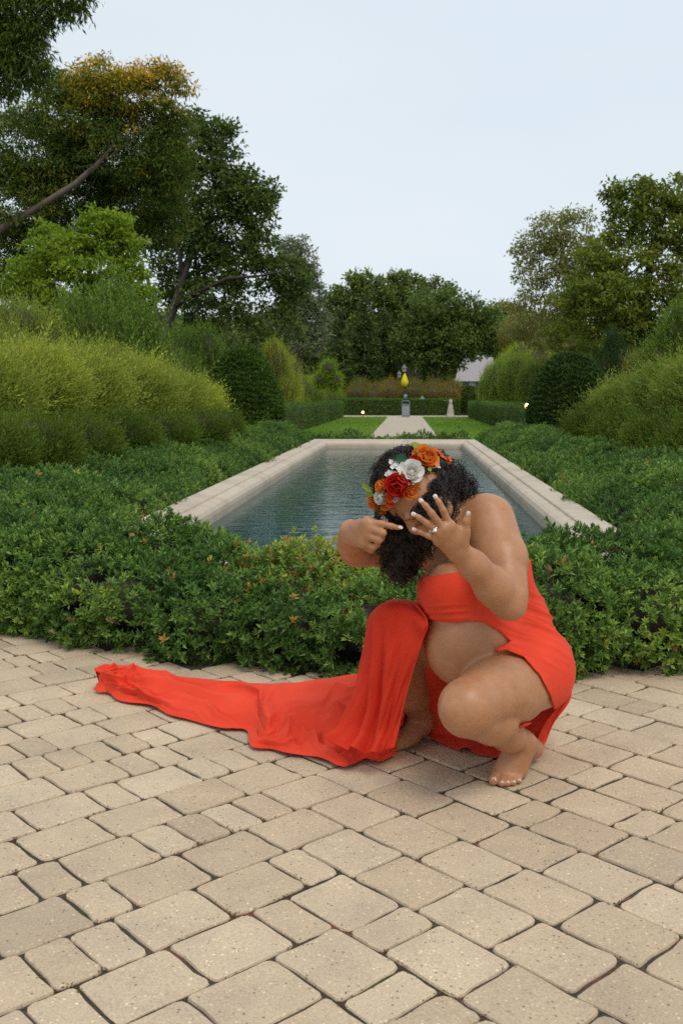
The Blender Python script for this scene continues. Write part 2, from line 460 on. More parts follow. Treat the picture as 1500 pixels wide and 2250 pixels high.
b.inputs['IOR'].default_value = 1.333; b.inputs['Specular IOR Level'].default_value = 0.5
mpn = N(nt, 'ShaderNodeMapping'); mpn.inputs['Scale'].default_value = (0.6, 1.6, 1.0); mpn.inputs['Rotation'].default_value = (0, 0, 0.12)
nt.links.new(g.outputs['Position'], mpn.inputs['Vector'])
n1 = N(nt, 'ShaderNodeTexNoise', Scale=9.0, Detail=4.0, Roughness=0.55, Distortion=0.6); n2 = N(nt, 'ShaderNodeTexNoise', Scale=2.6, Detail=2.0)
nt.links.new(mpn.outputs['Vector'], n1.inputs['Vector']); nt.links.new(mpn.outputs['Vector'], n2.inputs['Vector'])
ad = N(nt, 'ShaderNodeMath', operation='MULTIPLY_ADD'); ad.inputs[1].default_value = 1.2; nt.links.new(n2.outputs['Fac'], ad.inputs[0]); nt.links.new(n1.outputs['Fac'], ad.inputs[2])
bp = N(nt, 'ShaderNodeBump', Strength=1.0, Distance=0.0038); nt.links.new(ad.outputs[0], bp.inputs['Height']); nt.links.new(bp.outputs['Normal'], b.inputs['Normal'])
WATER = m
wb = MB(); wb.add([(X0 + .3, Y0 + .3, .065), (X1 - .3, Y0 + .3, .065), (X1 - .3, Y1 - .3, .065), (X0 + .3, Y1 - .3, .065)], [(0, 1, 2, 3)])
tag(wb.build('pool_water', WATER), kind='structure')

# ---------------------------------------------------------------- planting soil, lawns, path
def sheet(name, pts, z, mat):
    q = MB(); q.add([(x, y, z) for x, y in pts], [tuple(range(len(pts)))] if len(pts) == 4 else ())
    o = q.build(name, mat); tag(o, kind='structure'); return o
sheet('planting_soil', [(-16, 6.2), (X0 + .02, 6.2), (X0 + .02, 60), (-16, 60)], -0.03, SOIL)
sheet('planting_soil', [(X1 - .02, 6.2), (16, 6.2), (16, 60), (X1 - .02, 60)], -0.03, SOIL)
a_ = np.linspace(PI * 0.98, 2.02 * PI, 40)
q = MB(); pts = [(HC[0] + (HR - .06) * math.cos(t_), HC[1] + (HR - .06) * math.sin(t_), -0.006) for t_ in a_] + [(HC[0], HC[1] + 0.3, -0.006)]
q.add(pts, (), [(len(pts) - 1, k, k + 1) for k in range(len(a_) - 1)])
tag(q.build('hedge_soil', SOIL), kind='structure')
LAWN = leafy('lawn_blades', [(0.0, (0.05, 0.10, 0.018)), (0.5, (0.075, 0.155, 0.028)), (0.9, (0.10, 0.18, 0.04)), (1.0, (0.16, 0.16, 0.06))], 0.6, 0.25)
LAWNB = plain('lawn_turf', (0.055, 0.115, 0.024), 0.95, var=0.35, scale=2.0)
PATHM = plain('path_paving', (0.44, 0.37, 0.28), 0.9, var=0.12, scale=6.0, bump=0.2)
PX0, PX1 = -0.98, 0.84
sheet('lawn', [(-3.3, 20.6), (PX0, 20.6), (PX0, 52.5), (-3.3, 52.5)], -0.015, LAWNB)
sheet('lawn', [(PX1, 20.6), (3.3, 20.6), (3.3, 52.5), (PX1, 52.5)], -0.015, LAWNB)
sheet('path', [(PX0, 19.4), (PX1, 19.4), (PX1, 52.5), (PX0, 52.5)], -0.004, PATHM)
sheet('path', [(-14, 52.5), (14, 52.5), (14, 57), (-14, 57)], -0.004, PATHM)

# ================================================================ foliage tools
def leaves(B, D, Nn, L, W, fold=0.25, mid=0.48):
    """one four-cornered, folded leaf per row"""
    D = norm(D); S = norm(np.cross(D, Nn)); U = np.cross(S, D)
    L = np.broadcast_to(np.asarray(L, float), (len(B),))[:, None]; W = np.broadcast_to(np.asarray(W, float), (len(B),))[:, None]
    M = B + D * L * mid + U * (W * fold)
    V = np.stack([B, M + S * W / 2, B + D * L, M - S * W / 2], 1).reshape(-1, 3)
    F = np.arange(len(B) * 4).reshape(-1, 4)
    return V, F
def rnd_dir(n):
    return norm(rng.normal(size=(n, 3)))
def tufts(P, A, m, L, W, lo=15, hi=80, jit=0.3, stem=0.6):
    """leaf rosettes: m leaves around each shoot tip P with axis A"""
    k = len(P); A = norm(A)
    ref = norm(np.cross(A, rnd_dir(k))); ref2 = np.cross(A, ref)
    j = np.tile(np.arange(m), k); Pk = np.repeat(P, m, 0); Ak = np.repeat(A, m, 0); R1 = np.repeat(ref, m, 0); R2 = np.repeat(ref2, m, 0)
    phi = j * 2.39996 + rng.uniform(-.4, .4, k * m)
    f = (j + rng.uniform(0, 1, k * m)) / m
    al = np.radians(lo + (hi - lo) * f) + rng.normal(0, .12, k * m)
    rad = np.cos(phi)[:, None] * R1 + np.sin(phi)[:, None] * R2
    Dd = Ak * np.cos(al)[:, None] + rad * np.sin(al)[:, None]
    Ls = L * rng.uniform(1 - jit, 1 + jit, k * m)
    Bs = Pk - Ak * (f * L * stem)[:, None]
    return leaves(Bs, Dd, Ak + 0.15 * rnd_dir(k * m), Ls, Ls * (W / L))
def fnoise(P, scale, seed=0):
    """cheap smooth value noise from a few random sines"""
    r_ = np.random.default_rng(seed); o = np.zeros(len(P))
    for q in range(6):
        w = r_.normal(size=3) * scale * (0.7 + 0.35 * q); o += np.sin(P @ w + r_.uniform(0, 6.28)) / (1 + 0.3 * q)
    return o / 3.2
def lobes_surface(C, R, n, zmin=0.02, inside=0.86, other=None):
    """random points with normals on the outer skin of a union of ellipsoids"""
    C = np.asarray(C, float); R = np.asarray(R, float)
    ar = (R[:, 0] * R[:, 1] + R[:, 0] * R[:, 2] + R[:, 1] * R[:, 2])
    idx = rng.choice(len(C), n, p=ar / ar.sum())
    u = rnd_dir(n)
    P = C[idx] + u * R[idx]; Nn = norm(u / R[idx])
    keep = P[:, 2] > zmin
    for c0 in range(0, n, 20000):
        s_ = slice(c0, min(c0 + 20000, n)); bad = np.zeros(s_.stop - c0, bool)
        for q in range(len(C)):
            near = np.abs(P[s_, 0] - C[q, 0]) < R[q, 0]
            e = (((P[s_] - C[q]) / R[q]) ** 2).sum(1)
            bad |= near & (e < inside ** 2) & (idx[s_] != q)
        keep[s_] &= ~bad
    return P[keep], Nn[keep]
def ico(sub=2):
    import bmesh
    bm = bmesh.new(); bmesh.ops.create_icosphere(bm, subdivisions=sub, radius=1)
    V = np.array([v.co for v in bm.verts]); F = np.array([[v.index for v in f.verts] for f in bm.faces]); bm.free()
    return V, F
ICO2 = ico(2); ICO3 = ico(3)
def core(C, R, f=0.8, zmin=0.0):
    V = []; F = []; n = 0
    for c, r in zip(C, R):
        v = ICO2[0] * np.asarray(r) * f + np.asarray(c); v[:, 2] = np.maximum(v[:, 2], zmin)
        V.append(v); F.append(ICO2[1] + n); n += len(v)
    return np.concatenate(V), np.concatenate(F)

_sp = np.array(_sp); _st = np.array(_st); _n = len(_sp)
V, F = leaves(_sp, norm(rnd_dir(_n) * [1, 1, .5]), norm(rnd_dir(_n) * .6 + [0, 0, 1.]), rng.uniform(.003, .009, _n), .0026)
DEBR = leafy('joint_debris', [(0.0, (0.035, 0.016, 0.010)), (0.45, (0.075, 0.026, 0.014)), (0.7, (0.045, 0.030, 0.016)), (0.85, (0.020, 0.032, 0.006)), (1.0, (0.034, 0.055, 0.008))], .9, .05, .1)
tag(link('joint_debris', mesh_np('joint_debris', V, F, False, np.repeat(np.clip(np.where(_st > .5, .92, .35) + rng.normal(0, .14, _n), 0, 1), 4)), DEBR), kind='stuff')
# ---------------------------------------------------------------- low hedge round the pool
HEDGE = leafy('hedge_leaves', [(0.0, (0.014, 0.038, 0.014)), (0.30, (0.032, 0.075, 0.022)), (0.55, (0.064, 0.125, 0.034)), (0.78, (0.12, 0.19, 0.05)), (0.92, (0.17, 0.185, 0.04)), (0.965, (0.16, 0.10, 0.04)), (1.0, (0.20, 0.09, 0.045))], 0.38, 0.2, 0.5)
HEDGE_P = []
def low_hedge(name, label, C, R, dens, L, W, m=9, dry=None, group='low hedges round the pool'):
    C = np.asarray(C); R = np.asarray(R)
    root = empty(name, (C[:, 0].mean(), C[:, 1].mean(), 0)); tag(root, label, 'hedge', group)
    area = 4 * PI * ((R[:, 0] * R[:, 1] + R[:, 0] * R[:, 2] + R[:, 1] * R[:, 2]) / 3).sum()
    P, Nn = lobes_surface(C, R, int(area * dens), 0.02)
    # hollows between the shoots
    d = fnoise(P, 16, 3)
    k = (d + .9 * fnoise(P, 7, 15) + rng.normal(0, .22, len(P))) > -0.62
    P, Nn = P[k], Nn[k]
    P = P + Nn * (rng.normal(0.0, 0.026, len(P)) + 0.055 * fnoise(P, 8, 5) + 0.02 * fnoise(P, 24, 6))[:, None]
    HEDGE_P.append(P)
    A = norm(Nn + np.array([0, 0, 0.55]) + 0.45 * rnd_dir(len(P)))
    V, F = tufts(P, A, m, L, W)
    base = 0.40 + 0.20 * fnoise(P, 2.2, 8) + 0.16 * fnoise(P, 9, 9) + rng.normal(0, .10, len(P))
    if dry is not None: base = base + dry(P)
    t_ = np.clip(np.repeat(base, m) + rng.normal(0, .09, len(P) * m), 0, 0.86)
    odd = np.repeat(rng.uniform(size=len(P)) < (0.005 + (0 if dry is None else 0.10 * np.clip(dry(P) * 4, 0, 1))), m)
    t_[odd] = rng.uniform(0.9, 1.0, odd.sum())
    o = link('foliage', mesh_np('foliage', V, F, False, np.repeat(t_, 4)), HEDGE, root, True); tag(o, kind='stuff')
    Vc, Fc = core(C, R, 0.62)
    tag(link('branches', mesh_np('branches', Vc, Fc, True), TWIG, root, True), kind='stuff')
    return root
r_ = random.Random(5)
C = []; R = []
def lob(x, y, z, rx, ry, rz): C.append((x, y, z)); R.append((rx, ry, rz))
for ring, (rad, rr, zt) in enumerate([(HR - .29, .30, .42), (HR - .62, .33, .45), (HR - 1.0, .32, .42)]):
    nn = int(PI * 1.06 * rad / 0.34)
    for k in range(nn):
        th = PI * 0.97 + PI * 1.06 * (k + r_.uniform(-.25, .25)) / (nn - 1)
        x, y = HC[0] + rad * math.cos(th), HC[1] + rad * math.sin(th)
        s_ = r_.uniform(.72, 1.15); top = zt + r_.uniform(-.075, .05)
        top -= .095 * math.exp(-((x + .38) / .62) ** 2)
        if ring == 2 and abs(x - PCX) < 1.95 and y > Y0 - .30: continue
        if abs(x - PCX) < 1.86 and y + rr * s_ * .8 > Y0 and ring > 0:
            y = min(y, Y0 - rr * s_ * .72)
        rz = top * 0.56
        lob(x, y, top - rz, rr * s_, rr * s_, rz)
dryc = at(690, 1230, 4.35)
dry = lambda P: 0.34 * np.exp(-(((P[:, 0] - dryc[0]) / .42) ** 2 + ((P[:, 1] - dryc[1]) / .45) ** 2)) * (P[:, 2] > .2)
low_hedge('low_hedge', 'rounded front end of the low leafy hedge, curving along the pavers behind the woman', C, R, 2700, 0.0265, 0.0105, 9, dry)
for sx, lb in ((-1, 'low green hedge running along the left side of the pool coping'), (1, 'low green hedge running along the right side of the pool coping')):
    C = []; R = []
    y = 6.25
    while y < 20.3:
        for lat in (1.86, 2.22, 2.52):
            rr = r_.uniform(.29, .37); top = (.37 if lat < 2 else .49) + r_.uniform(-.10, .07); rz = top * .58
            lob(PCX + sx * (lat + r_.uniform(-.06, .06)), y + r_.uniform(-.12, .12), top - rz, rr * (.82 if lat < 2 else 1), rr * 1.1, rz)
        y += 0.42
    low_hedge('low_hedge', lb, C, R, 1500, 0.030, 0.0115, 7)
C = []; R = []
for x in np.arange(-2.2, 2.0, .36):
    if random.random() < .12: continue
    top = r_.uniform(.24, .36); lob(x, 20.15 + r_.uniform(-.12, .12), top * .45, r_.uniform(.2, .3), .28, top * .55)
low_hedge('low_hedge', 'row of low bushes behind the far end of the pool, across the path', C, R, 500, 0.05, 0.02, 7)

def on_hedge(px, py):
    """the outermost shoot of the hedge in the direction of a point of the photograph"""
    Q = np.concatenate(HEDGE_P); qx = Q[:, 0] * CY + Q[:, 1] * SY; qy = -Q[:, 0] * SY + Q[:, 1] * CY; qz = Q[:, 2] - H
    c, s = math.cos(PITCH), math.sin(PITCH); fw = qy * c - qz * s
    d2 = np.hypot(750 + FPX * qx / fw - px, 1125 - FPX * (qy * s + qz * c) / fw - py)
    k = np.where(d2 < 14)[0]
    return Q[k[np.argmin(fw[k])]] if len(k) else at(px, py, 3.9)
# fallen dry leaves caught on the hedge
DRY = plain('dry_leaf', (0.25, 0.135, 0.065), 0.8, var=0.3, scale=40)
def dry_leaf(p, s, seed, where):
    r2 = np.random.default_rng(seed)
    v = []; 
    for i in range(5):
        for j in (-1, 0, 1):
            u = i / 4; w = (0.26 * math.sin(PI * (0.06 + 0.84 * u ** .8)) + .03) * j
            v.append((w, u - .5, 0.22 * math.sin(u * 3 + 0.6) * (1 if j else .55) + 0.1 * r2.normal()))
    f = [(i * 3 + j, i * 3 + j + 1, i * 3 + j + 4, i * 3 + j + 3) for i in range(4) for j in range(2)]
    q = MB(); q.add(np.array(v) * s, f)
    o = q.build('dry_leaf', DRY, None, True); o.location = p; o.rotation_euler = r2.uniform(-1, 1, 3) + np.array([0.6, 0, r2.uniform(0, 6)])
    tag(o, where, 'dry leaf', 'curled dry leaves caught in the low hedge')
for k, (px, py, D, s_, w) in enumerate([(1345, 1212, 3.98, .055, 'curled pale brown leaf on top of the hedge right of the woman'),
        (1200, 1246, 3.85, .05, 'curled rust brown leaf in the hedge beside the elbow of the woman'),
        (108, 1396, 4.22, .05, 'dry brown leaf low on the hedge near the paving at the left'),
        (158, 1368, 4.05, .05, 'dry leaf lodged on the hedge face at left, just right of another one'),
        (240, 1363, 3.92, .05, 'thin dry leaf in the hedge face above the far end of the orange train'),
        (300, 1170, 4.6, .04, 'small yellow dry leaf on the hedge top just left of the pool coping'),
        (1352, 1450, 3.72, .045, 'small dry leaf low in the hedge at right near the paving')]):
    dry_leaf(on_hedge(px, py) + np.array([.0, -.022, .012]), s_ * .85, k + 40, w)
# ================================================================ clipped hedges and domes behind the pool
CLIP = leafy('clipped_leaves', [(0.0, (0.018, 0.042, 0.010)), (0.5, (0.036, 0.078, 0.016)), (1.0, (0.07, 0.13, 0.028))], 0.5, 0.2)
YEWD = leafy('yew_leaves', [(0.0, (0.011, 0.026, 0.009)), (0.5, (0.021, 0.046, 0.013)), (1.0, (0.042, 0.078, 0.020))], 0.5, 0.15)
YEWL = leafy('yew_leaves_light', [(0.0, (0.014, 0.036, 0.008)), (0.5, (0.030, 0.066, 0.013)), (1.0, (0.062, 0.108, 0.022))], 0.5, 0.15)
def clipped_box(name, label, x0, x1, y0, y1, z1, cat='hedge', group=None, n=26000, L=0.06):
    root = empty(name, ((x0 + x1) / 2, (y0 + y1) / 2, 0)); tag(root, label, cat, group)
    ar = np.array([(y1 - y0) * z1, (y1 - y0) * z1, (x1 - x0) * z1, (x1 - x0) * z1, (x1 - x0) * (y1 - y0)])
    w = ar.copy(); w[3] *= .3
    fidx = rng.choice(5, n, p=w / w.sum()); u = rng.uniform(size=(n, 3))
    P = np.c_[x0 + u[:, 0] * (x1 - x0), y0 + u[:, 1] * (y1 - y0), u[:, 2] * z1]; Nn = np.zeros((n, 3))
    for q, (ax, v, s_) in enumerate([(0, x0, -1), (0, x1, 1), (1, y0, -1), (1, y1, 1), (2, z1, 1)]):
        P[fidx == q, ax] = v; Nn[fidx == q, ax] = s_
    P += Nn * (rng.normal(0, .02, n) + .035 * fnoise(P, 2.5, 2) + .02 * fnoise(P, 8, 4))[:, None]
    D = norm(Nn * .7 + rnd_dir(n) * .8 + [0, 0, .35])
    V, F = leaves(P - D * L * .5, D, norm(Nn + .5 * rnd_dir(n)), L * rng.uniform(.7, 1.3, n), L * .42)
    t_ = np.clip(.45 + .2 * fnoise(P, 3, 7) + rng.normal(0, .16, n), 0, 1)
    tag(link('foliage', mesh_np('foliage', V, F, False, np.repeat(t_, 4)), CLIP, root, True), kind='stuff')
    q = MB(); q.box(((x0 + x1) / 2, (y0 + y1) / 2, z1 / 2 - .03), (x1 - x0 - .12, y1 - y0 - .12, z1 - .12)); q.build('branches', TWIG, root, False, True)
    return root
clipped_box('clipped_hedge', 'long clipped hedge along the left edge of the lawn behind the pool', -4.0, -3.2, 23, 51, .82, group='clipped hedges round the lawn')
clipped_box('clipped_hedge', 'long clipped hedge right of the lawn, ending at the glowing garden lamp', 3.1, 3.9, 25.5, 51, .82, group='clipped hedges round the lawn')
clipped_box('clipped_hedge', 'clipped hedge across the far end of the lawn behind the grey bin', -4.5, 3.0, 57.2, 58.4, .92, group='clipped hedges round the lawn', n=14000, L=.10)
def dome(name, label, px, D, wpx, top_px, mat, n, L, group='clipped dome bushes', taper=.80):
    c = at(px, 900, D); rx = wpx / 2 * mpp(D); zt = at(px, top_px, D)[2]
    root = empty(name, (c[0], c[1], 0)); tag(root, label, 'topiary', group)
    u = rng.uniform(0, 1, n); th = rng.uniform(0, 2 * PI, n)
    # beehive: superellipse profile
    s_ = np.sin(np.arccos(np.clip(1 - u * 1.0, 0, 1)))
    z = zt * (1 - u); r = rx * (1 - (1 - u) ** 2.35) ** (1 / 2.1)
    P = np.c_[c[0] + r * np.cos(th), c[1] + r * np.sin(th), z]
    Nn = norm(np.c_[np.cos(th), np.sin(th), (1 - u) ** 1.6 * 1.6])
    lay = np.sin(z * 2 * PI / .13 + 2.6 * np.sin(th * 3 + z * 2) + 1.8 * np.sin(th * 7 + 3 * z) + 3.0 * fnoise(P, 6, 19))      # horizontal ledges of shoots
    off = .022 * lay + .06 * fnoise(P, 1.6, 12) + .03 * fnoise(P, 5, 13) + rng.normal(0, .018, n)
    P += Nn * off[:, None]
    keep = (lay + rng.normal(0, .7, n)) > -.75
    P, Nn = P[keep], Nn[keep]; k = len(P)
    D_ = norm(Nn * .8 + rnd_dir(k) * .75 + [0, 0, .05])
    V, F = leaves(P - D_ * L * .4, D_, norm(np.array([0, 0, 1.]) + .8 * rnd_dir(k)), L * rng.uniform(.7, 1.3, k), L * .36)
    t_ = np.clip(.45 + .2 * fnoise(P, 4, 3) + rng.normal(0, .18, k), 0, 1)
    tag(link('foliage', mesh_np('foliage', V, F, False, np.repeat(t_, 4)), mat, root, True), kind='stuff')
    uu = np.linspace(.02, 1, 14)
    q = MB(); q.lathe(np.c_[np.maximum(rx * (1 - (1 - uu) ** 2.35) ** (1 / 2.1) - .07, .01), zt * (1 - uu) - .05], (c[0], c[1], 0), 24)
    q.build('branches', TWIG, root, True, True)
dome('clipped_dome_bush', 'large beehive shaped clipped yew left of the pool', 536, 24, 172, 764, YEWL, 60000, .085)
dome('clipped_dome_bush', 'large dark clipped yew dome right of the pool beside the glowing lamp', 1252, 24, 184, 778, YEWD, 60000, .085)
dome('clipped_dome_bush', 'small round clipped bush far right of the path above the hedge', 1030, 62, 76, 849, YEWL, 12000, .13)
# lawn blades (short, uncountable)
n = 60000
P = np.c_[rng.uniform(-3.2, 3.1, n), 20.6 + 31.8 * rng.uniform(0, 1, n) ** 1.3, np.full(n, -.015)]
P = P[(P[:, 0] < PX0 - .03 + .03 * rng.normal(size=n)) | (P[:, 0] > PX1 + .03 + .03 * rng.normal(size=n))]; n = len(P)
D_ = norm(rnd_dir(n) * .6 + [0, 0, .8])
V, F = leaves(P, D_, rnd_dir(n), rng.uniform(.04, .08, n), .03)
tag(link('lawn_grass', mesh_np('lawn_grass', V, F, False, np.repeat(np.clip(.5 + .25 * fnoise(P, .8, 1) + rng.normal(0, .2, n), 0, 1), 4)), LAWN), kind='stuff')

# ================================================================ feathery shrubs
def feathery(name, label, lobes, nspray, slen, mat, cat='shrub', up=.8, out=.7, nl=10, needle=.30, tb=.5, tn=.18, group=None, grad=None, zmin=.05, corefrac=.72, sway=0.0):
    """lobes: (px, py, rx_px, ry_px, D[, depth radius in m])"""
    C = []; R = []
    for q in lobes:
        px, py, rx, ry, D = q[:5]; s_ = mpp(D); c = at(px, py, D); C.append(c); R.append((rx * s_, q[5] if len(q) > 5 else rx * s_ * .8, ry * s_))
    C = np.array(C); R = np.array(R)
    root = empty(name, (C[:, 0].mean(), C[:, 1].mean(), 0)); tag(root, label, cat, group)
    P, Nn = lobes_surface(C, R, int(nspray * 1.7), zmin, .80)
    k = len(P)
    A = norm(Nn * out + np.array([sway, 0, up]) + .42 * rnd_dir(k)); Ls = slen * rng.uniform(.55, 1.35, k)
    P = P - A * Ls[:, None] * .92 + Nn * (.14 * slen * rng.normal(size=k) + .16 * slen * fnoise(P, 3.2 / max(R[:, 0].mean(), .3), 44))[:, None]
    Ls = Ls * np.where(rng.uniform(size=k) < .06, 1.35, 1.0)
    droop = rng.uniform(.0, .35, k)
    # needles along each spray
    j = np.tile((np.arange(nl) + .5) / nl, k); Pk = np.repeat(P, nl, 0); Ak = np.repeat(A, nl, 0); Lk = np.repeat(Ls, nl); dk = np.repeat(droop, nl)
    hz = Ak.copy(); hz[:, 2] = 0; hz = norm(hz)
    base = Pk + Ak * (j * Lk)[:, None] + (hz - [0, 0, .5]) * (dk * Lk * j ** 2 * .5)[:, None]
    sd = norm(np.cross(Ak, rnd_dir(len(Ak))))
    dd = norm(Ak * .85 + sd * .6)
    w = needle * .62 * Lk * (1.05 - .6 * j)
    V, F = leaves(base, dd, rnd_dir(len(Ak)), w, w * .24)
    tt = tb + tn * fnoise(P, 2.2 / max(R[:, 0].mean(), .3), 21)
    if grad is not None: tt = tt + grad(P)
    t_ = np.clip(np.repeat(tt, nl) + rng.normal(0, .07, k * nl) + .12 * (j - .5), 0, 1)
    tag(link('foliage', mesh_np('foliage', V, F, False, np.repeat(t_, 4)), mat, root, True), kind='stuff')
    Vc, Fc = core(C, R, corefrac)
    tag(link('branches', mesh_np('branches', Vc, Fc, True), TWIG, root, True), kind='stuff')
    return root
GOLD = leafy('golden_juniper', [(0.0, (0.042, 0.078, 0.018)), (0.4, (0.088, 0.128, 0.030)), (0.7, (0.15, 0.19, 0.040)), (0.9, (0.26, 0.31, 0.050)), (1.0, (0.36, 0.40, 0.06))], 0.6, 0.3, .3)
JUNI = leafy('green_juniper', [(0.0, (0.022, 0.048, 0.012)), (0.5, (0.052, 0.098, 0.022)), (1.0, (0.11, 0.165, 0.035))], 0.6, 0.25, .3)
DKJU = leafy('dark_juniper', [(0.0, (0.018, 0.038, 0.007)), (0.5, (0.040, 0.072, 0.012)), (1.0, (0.095, 0.130, 0.022))], 0.6, 0.2, .3)
AUTM = leafy('autumn_shrub', [(0.0, (0.05, 0.066, 0.02)), (0.4, (0.092, 0.092, 0.026)), (0.75, (0.125, 0.105, 0.034)), (1.0, (0.12, 0.075, 0.030))], 0.6, 0.3, .3)
LIME = leafy('lime_leaves', [(0.0, (0.045, 0.095, 0.010)), (0.5, (0.10, 0.18, 0.016)), (1.0, (0.22, 0.29, 0.03))], 0.5, 0.35, .4)

feathery('golden_juniper', 'broad golden green feathery juniper spreading at left behind the low hedge',
    [(-60, 860, 130, 95, 9.0), (60, 850, 120, 85, 10.0), (170, 860, 115, 85, 11.0), (280, 860, 105, 75, 12.5), (365, 872, 80, 58, 14), (432, 888, 58, 46, 15.5), (70, 800, 60, 50, 11), (200, 795, 60, 40, 12), (300, 815, 40, 36, 13)],
    15000, .42, GOLD, tb=.52, tn=.2, nl=12, sway=.35, grad=lambda P: .25 * np.clip((P[:, 1] - 13) / 3.5, 0, 1))
feathery('dark_yew_shrub', 'dark green spreading yew under the golden juniper on the left',
    [(-40, 985, 120, 78, 7.6), (70, 975, 105, 70, 8.3), (170, 975, 100, 66, 9.2), (260, 960, 95, 60, 10.2), (350, 950, 85, 52, 11.6), (430, 940, 70, 42, 13), (490, 935, 45, 36, 14.5)],
    11000, .24, DKJU, tb=.45, tn=.2, nl=10, up=.7, out=.8, needle=.34)
feathery('upright_juniper', 'upright green juniper with pointed shoots behind the golden shrub at left, under the bright tree',
    [(205, 770, 90, 105, 16), (255, 720, 50, 90, 16.5), (290, 760, 60, 95, 16.5), (165, 730, 45, 75, 16), (330, 790, 45, 60, 17), (235, 700, 26, 70, 16.3)],
    5200, .75, JUNI, tb=.5, nl=14, up=1.7, out=.35, needle=.26)
feathery('yellowing_shrub', 'loose yellowing shrub at the far left edge under the locust tree', [(40, 720, 75, 60, 15), (20, 780, 80, 60, 14), (110, 760, 50, 60, 15)], 2600, .5, GOLD, tb=.42, nl=10, up=1.0)
feathery('upright_juniper', 'dark juniper just left of the large beehive clipped yew', [(410, 790, 60, 70, 28), (450, 770, 40, 60, 28), (380, 820, 60, 50, 27)], 3000, .6, JUNI, tb=.42, nl=12, up=1.3, out=.5)
feathery('golden_conifer', 'yellow orange upright conifer right of the beehive clipped yew', [(606, 810, 34, 62, 38), (620, 860, 42, 50, 38), (640, 830, 20, 50, 39), (600, 770, 16, 30, 38)], 2600, .55, GOLD, tb=.62, nl=10, up=1.3, out=.5)
feathery('feathery_shrub', 'mid green feathery shrub along the left clipped hedge', [(665, 865, 50, 40, 47), (720, 872, 36, 28, 60), (640, 880, 40, 36, 42)], 3200, .55, JUNI, tb=.75, nl=10, up=1.2)
feathery('lime_shrub', 'small lime green layered shrub in front of the dark spruces left of the path', [(722, 812, 22, 26, 42), (735, 838, 20, 24, 42), (705, 835, 22, 22, 42)], 1500, .5, LIME, tb=.45, nl=8, up=.3, out=1.0)
for k, (px, py, w, h_, lb) in enumerate([(790, 858, 26, 26, 'leftmost of the tawny autumn shrubs beyond the lawn'), (826, 862, 28, 24, 'tawny shrub left of the yellow umbrella beyond the lawn'), (862, 856, 26, 26, 'tawny autumn shrub just left of the yellow umbrella'),
        (914, 856, 28, 25, 'tawny autumn shrub just right of the yellow umbrella'), (955, 858, 28, 24, 'brownish autumn shrub between the umbrella and the grey roofed house'), (993, 856, 24, 24, 'rightmost tawny autumn shrub, under the grey roofed house')]):
    feathery('autumn_shrub', lb, [(px, py, w, h_, 62), (px - 8, py + 10, w, h_ * .8, 61)], 1500, .7, AUTM, tb=.3 + .12 * (k % 3), nl=8, up=.9, group='autumn shrubs beyond the lawn')
feathery('feathery_shrub', 'bright green upright feathery shrub between the small round bush and the dark dome', [(1095, 838, 38, 50, 52), (1140, 830, 40, 56, 46), (1170, 845, 35, 50, 44), (1080, 860, 26, 34, 54)], 4200, .65, JUNI, tb=.72, nl=12, up=1.5, out=.4)
feathery('lime_shrub', 'yellow green leafy shrub above the feathery shrub right of the path', [(1150, 778, 40, 30, 55), (1120, 790, 26, 22, 56), (1185, 790, 36, 34, 54)], 1600, .5, LIME, tb=.72, nl=8, up=.5, out=1.0)
feathery('columnar_conifer', 'narrow dark conifer just right of the large dark dome', [(1350, 800, 26, 70, 26), (1330, 820, 26, 60, 26), (1368, 820, 20, 50, 26), (1342, 750, 12, 35, 26)], 4200, .32, YEWD, cat='conifer', tb=.35, nl=10, up=1.6, out=.4)
feathery('golden_juniper', 'feathery golden green juniper at the right edge behind the low hedge',
    [(1400, 890, 90, 54, 13.5), (1480, 872, 90, 70, 12), (1560, 860, 110, 84, 10.5), (1355, 892, 55, 40, 14.5), (1455, 846, 46, 36, 13.5), (1515, 826, 40, 34, 12.5)], 9500, .42, GOLD, tb=.30, tn=.20, nl=12, sway=-.3)
feathery('dark_yew_shrub', 'dark green spreading juniper at the right, below the golden one',
    [(1310, 930, 62, 44, 13.5), (1380, 955, 80, 56, 11.8), (1460, 975, 85, 64, 10.4), (1540, 985, 90, 75, 9)], 8000, .34, DKJU, tb=.5, tn=.16, nl=12, sway=-.25)
feathery('upright_juniper', 'tall green juniper at the right edge under the big tree', [(1490, 750, 45, 80, 19), (1445, 800, 40, 55, 19), (1530, 760, 50, 100, 19)], 3600, .6, JUNI, tb=.55, nl=12, up=1.1)
feathery('russet_shrub', 'reddish brown shrub under the birch at right', [(1150, 735, 50, 36, 60), (1190, 748, 45, 36, 58)], 2600, .9, AUTM, tb=.30, nl=9)
feathery('pink_tinged_shrub', 'pale brownish shrub between the narrow conifer and the golden juniper at right', [(1405, 815, 32, 40, 21), (1425, 840, 30, 30, 20)], 1600, .4, AUTM, tb=.35, nl=10)

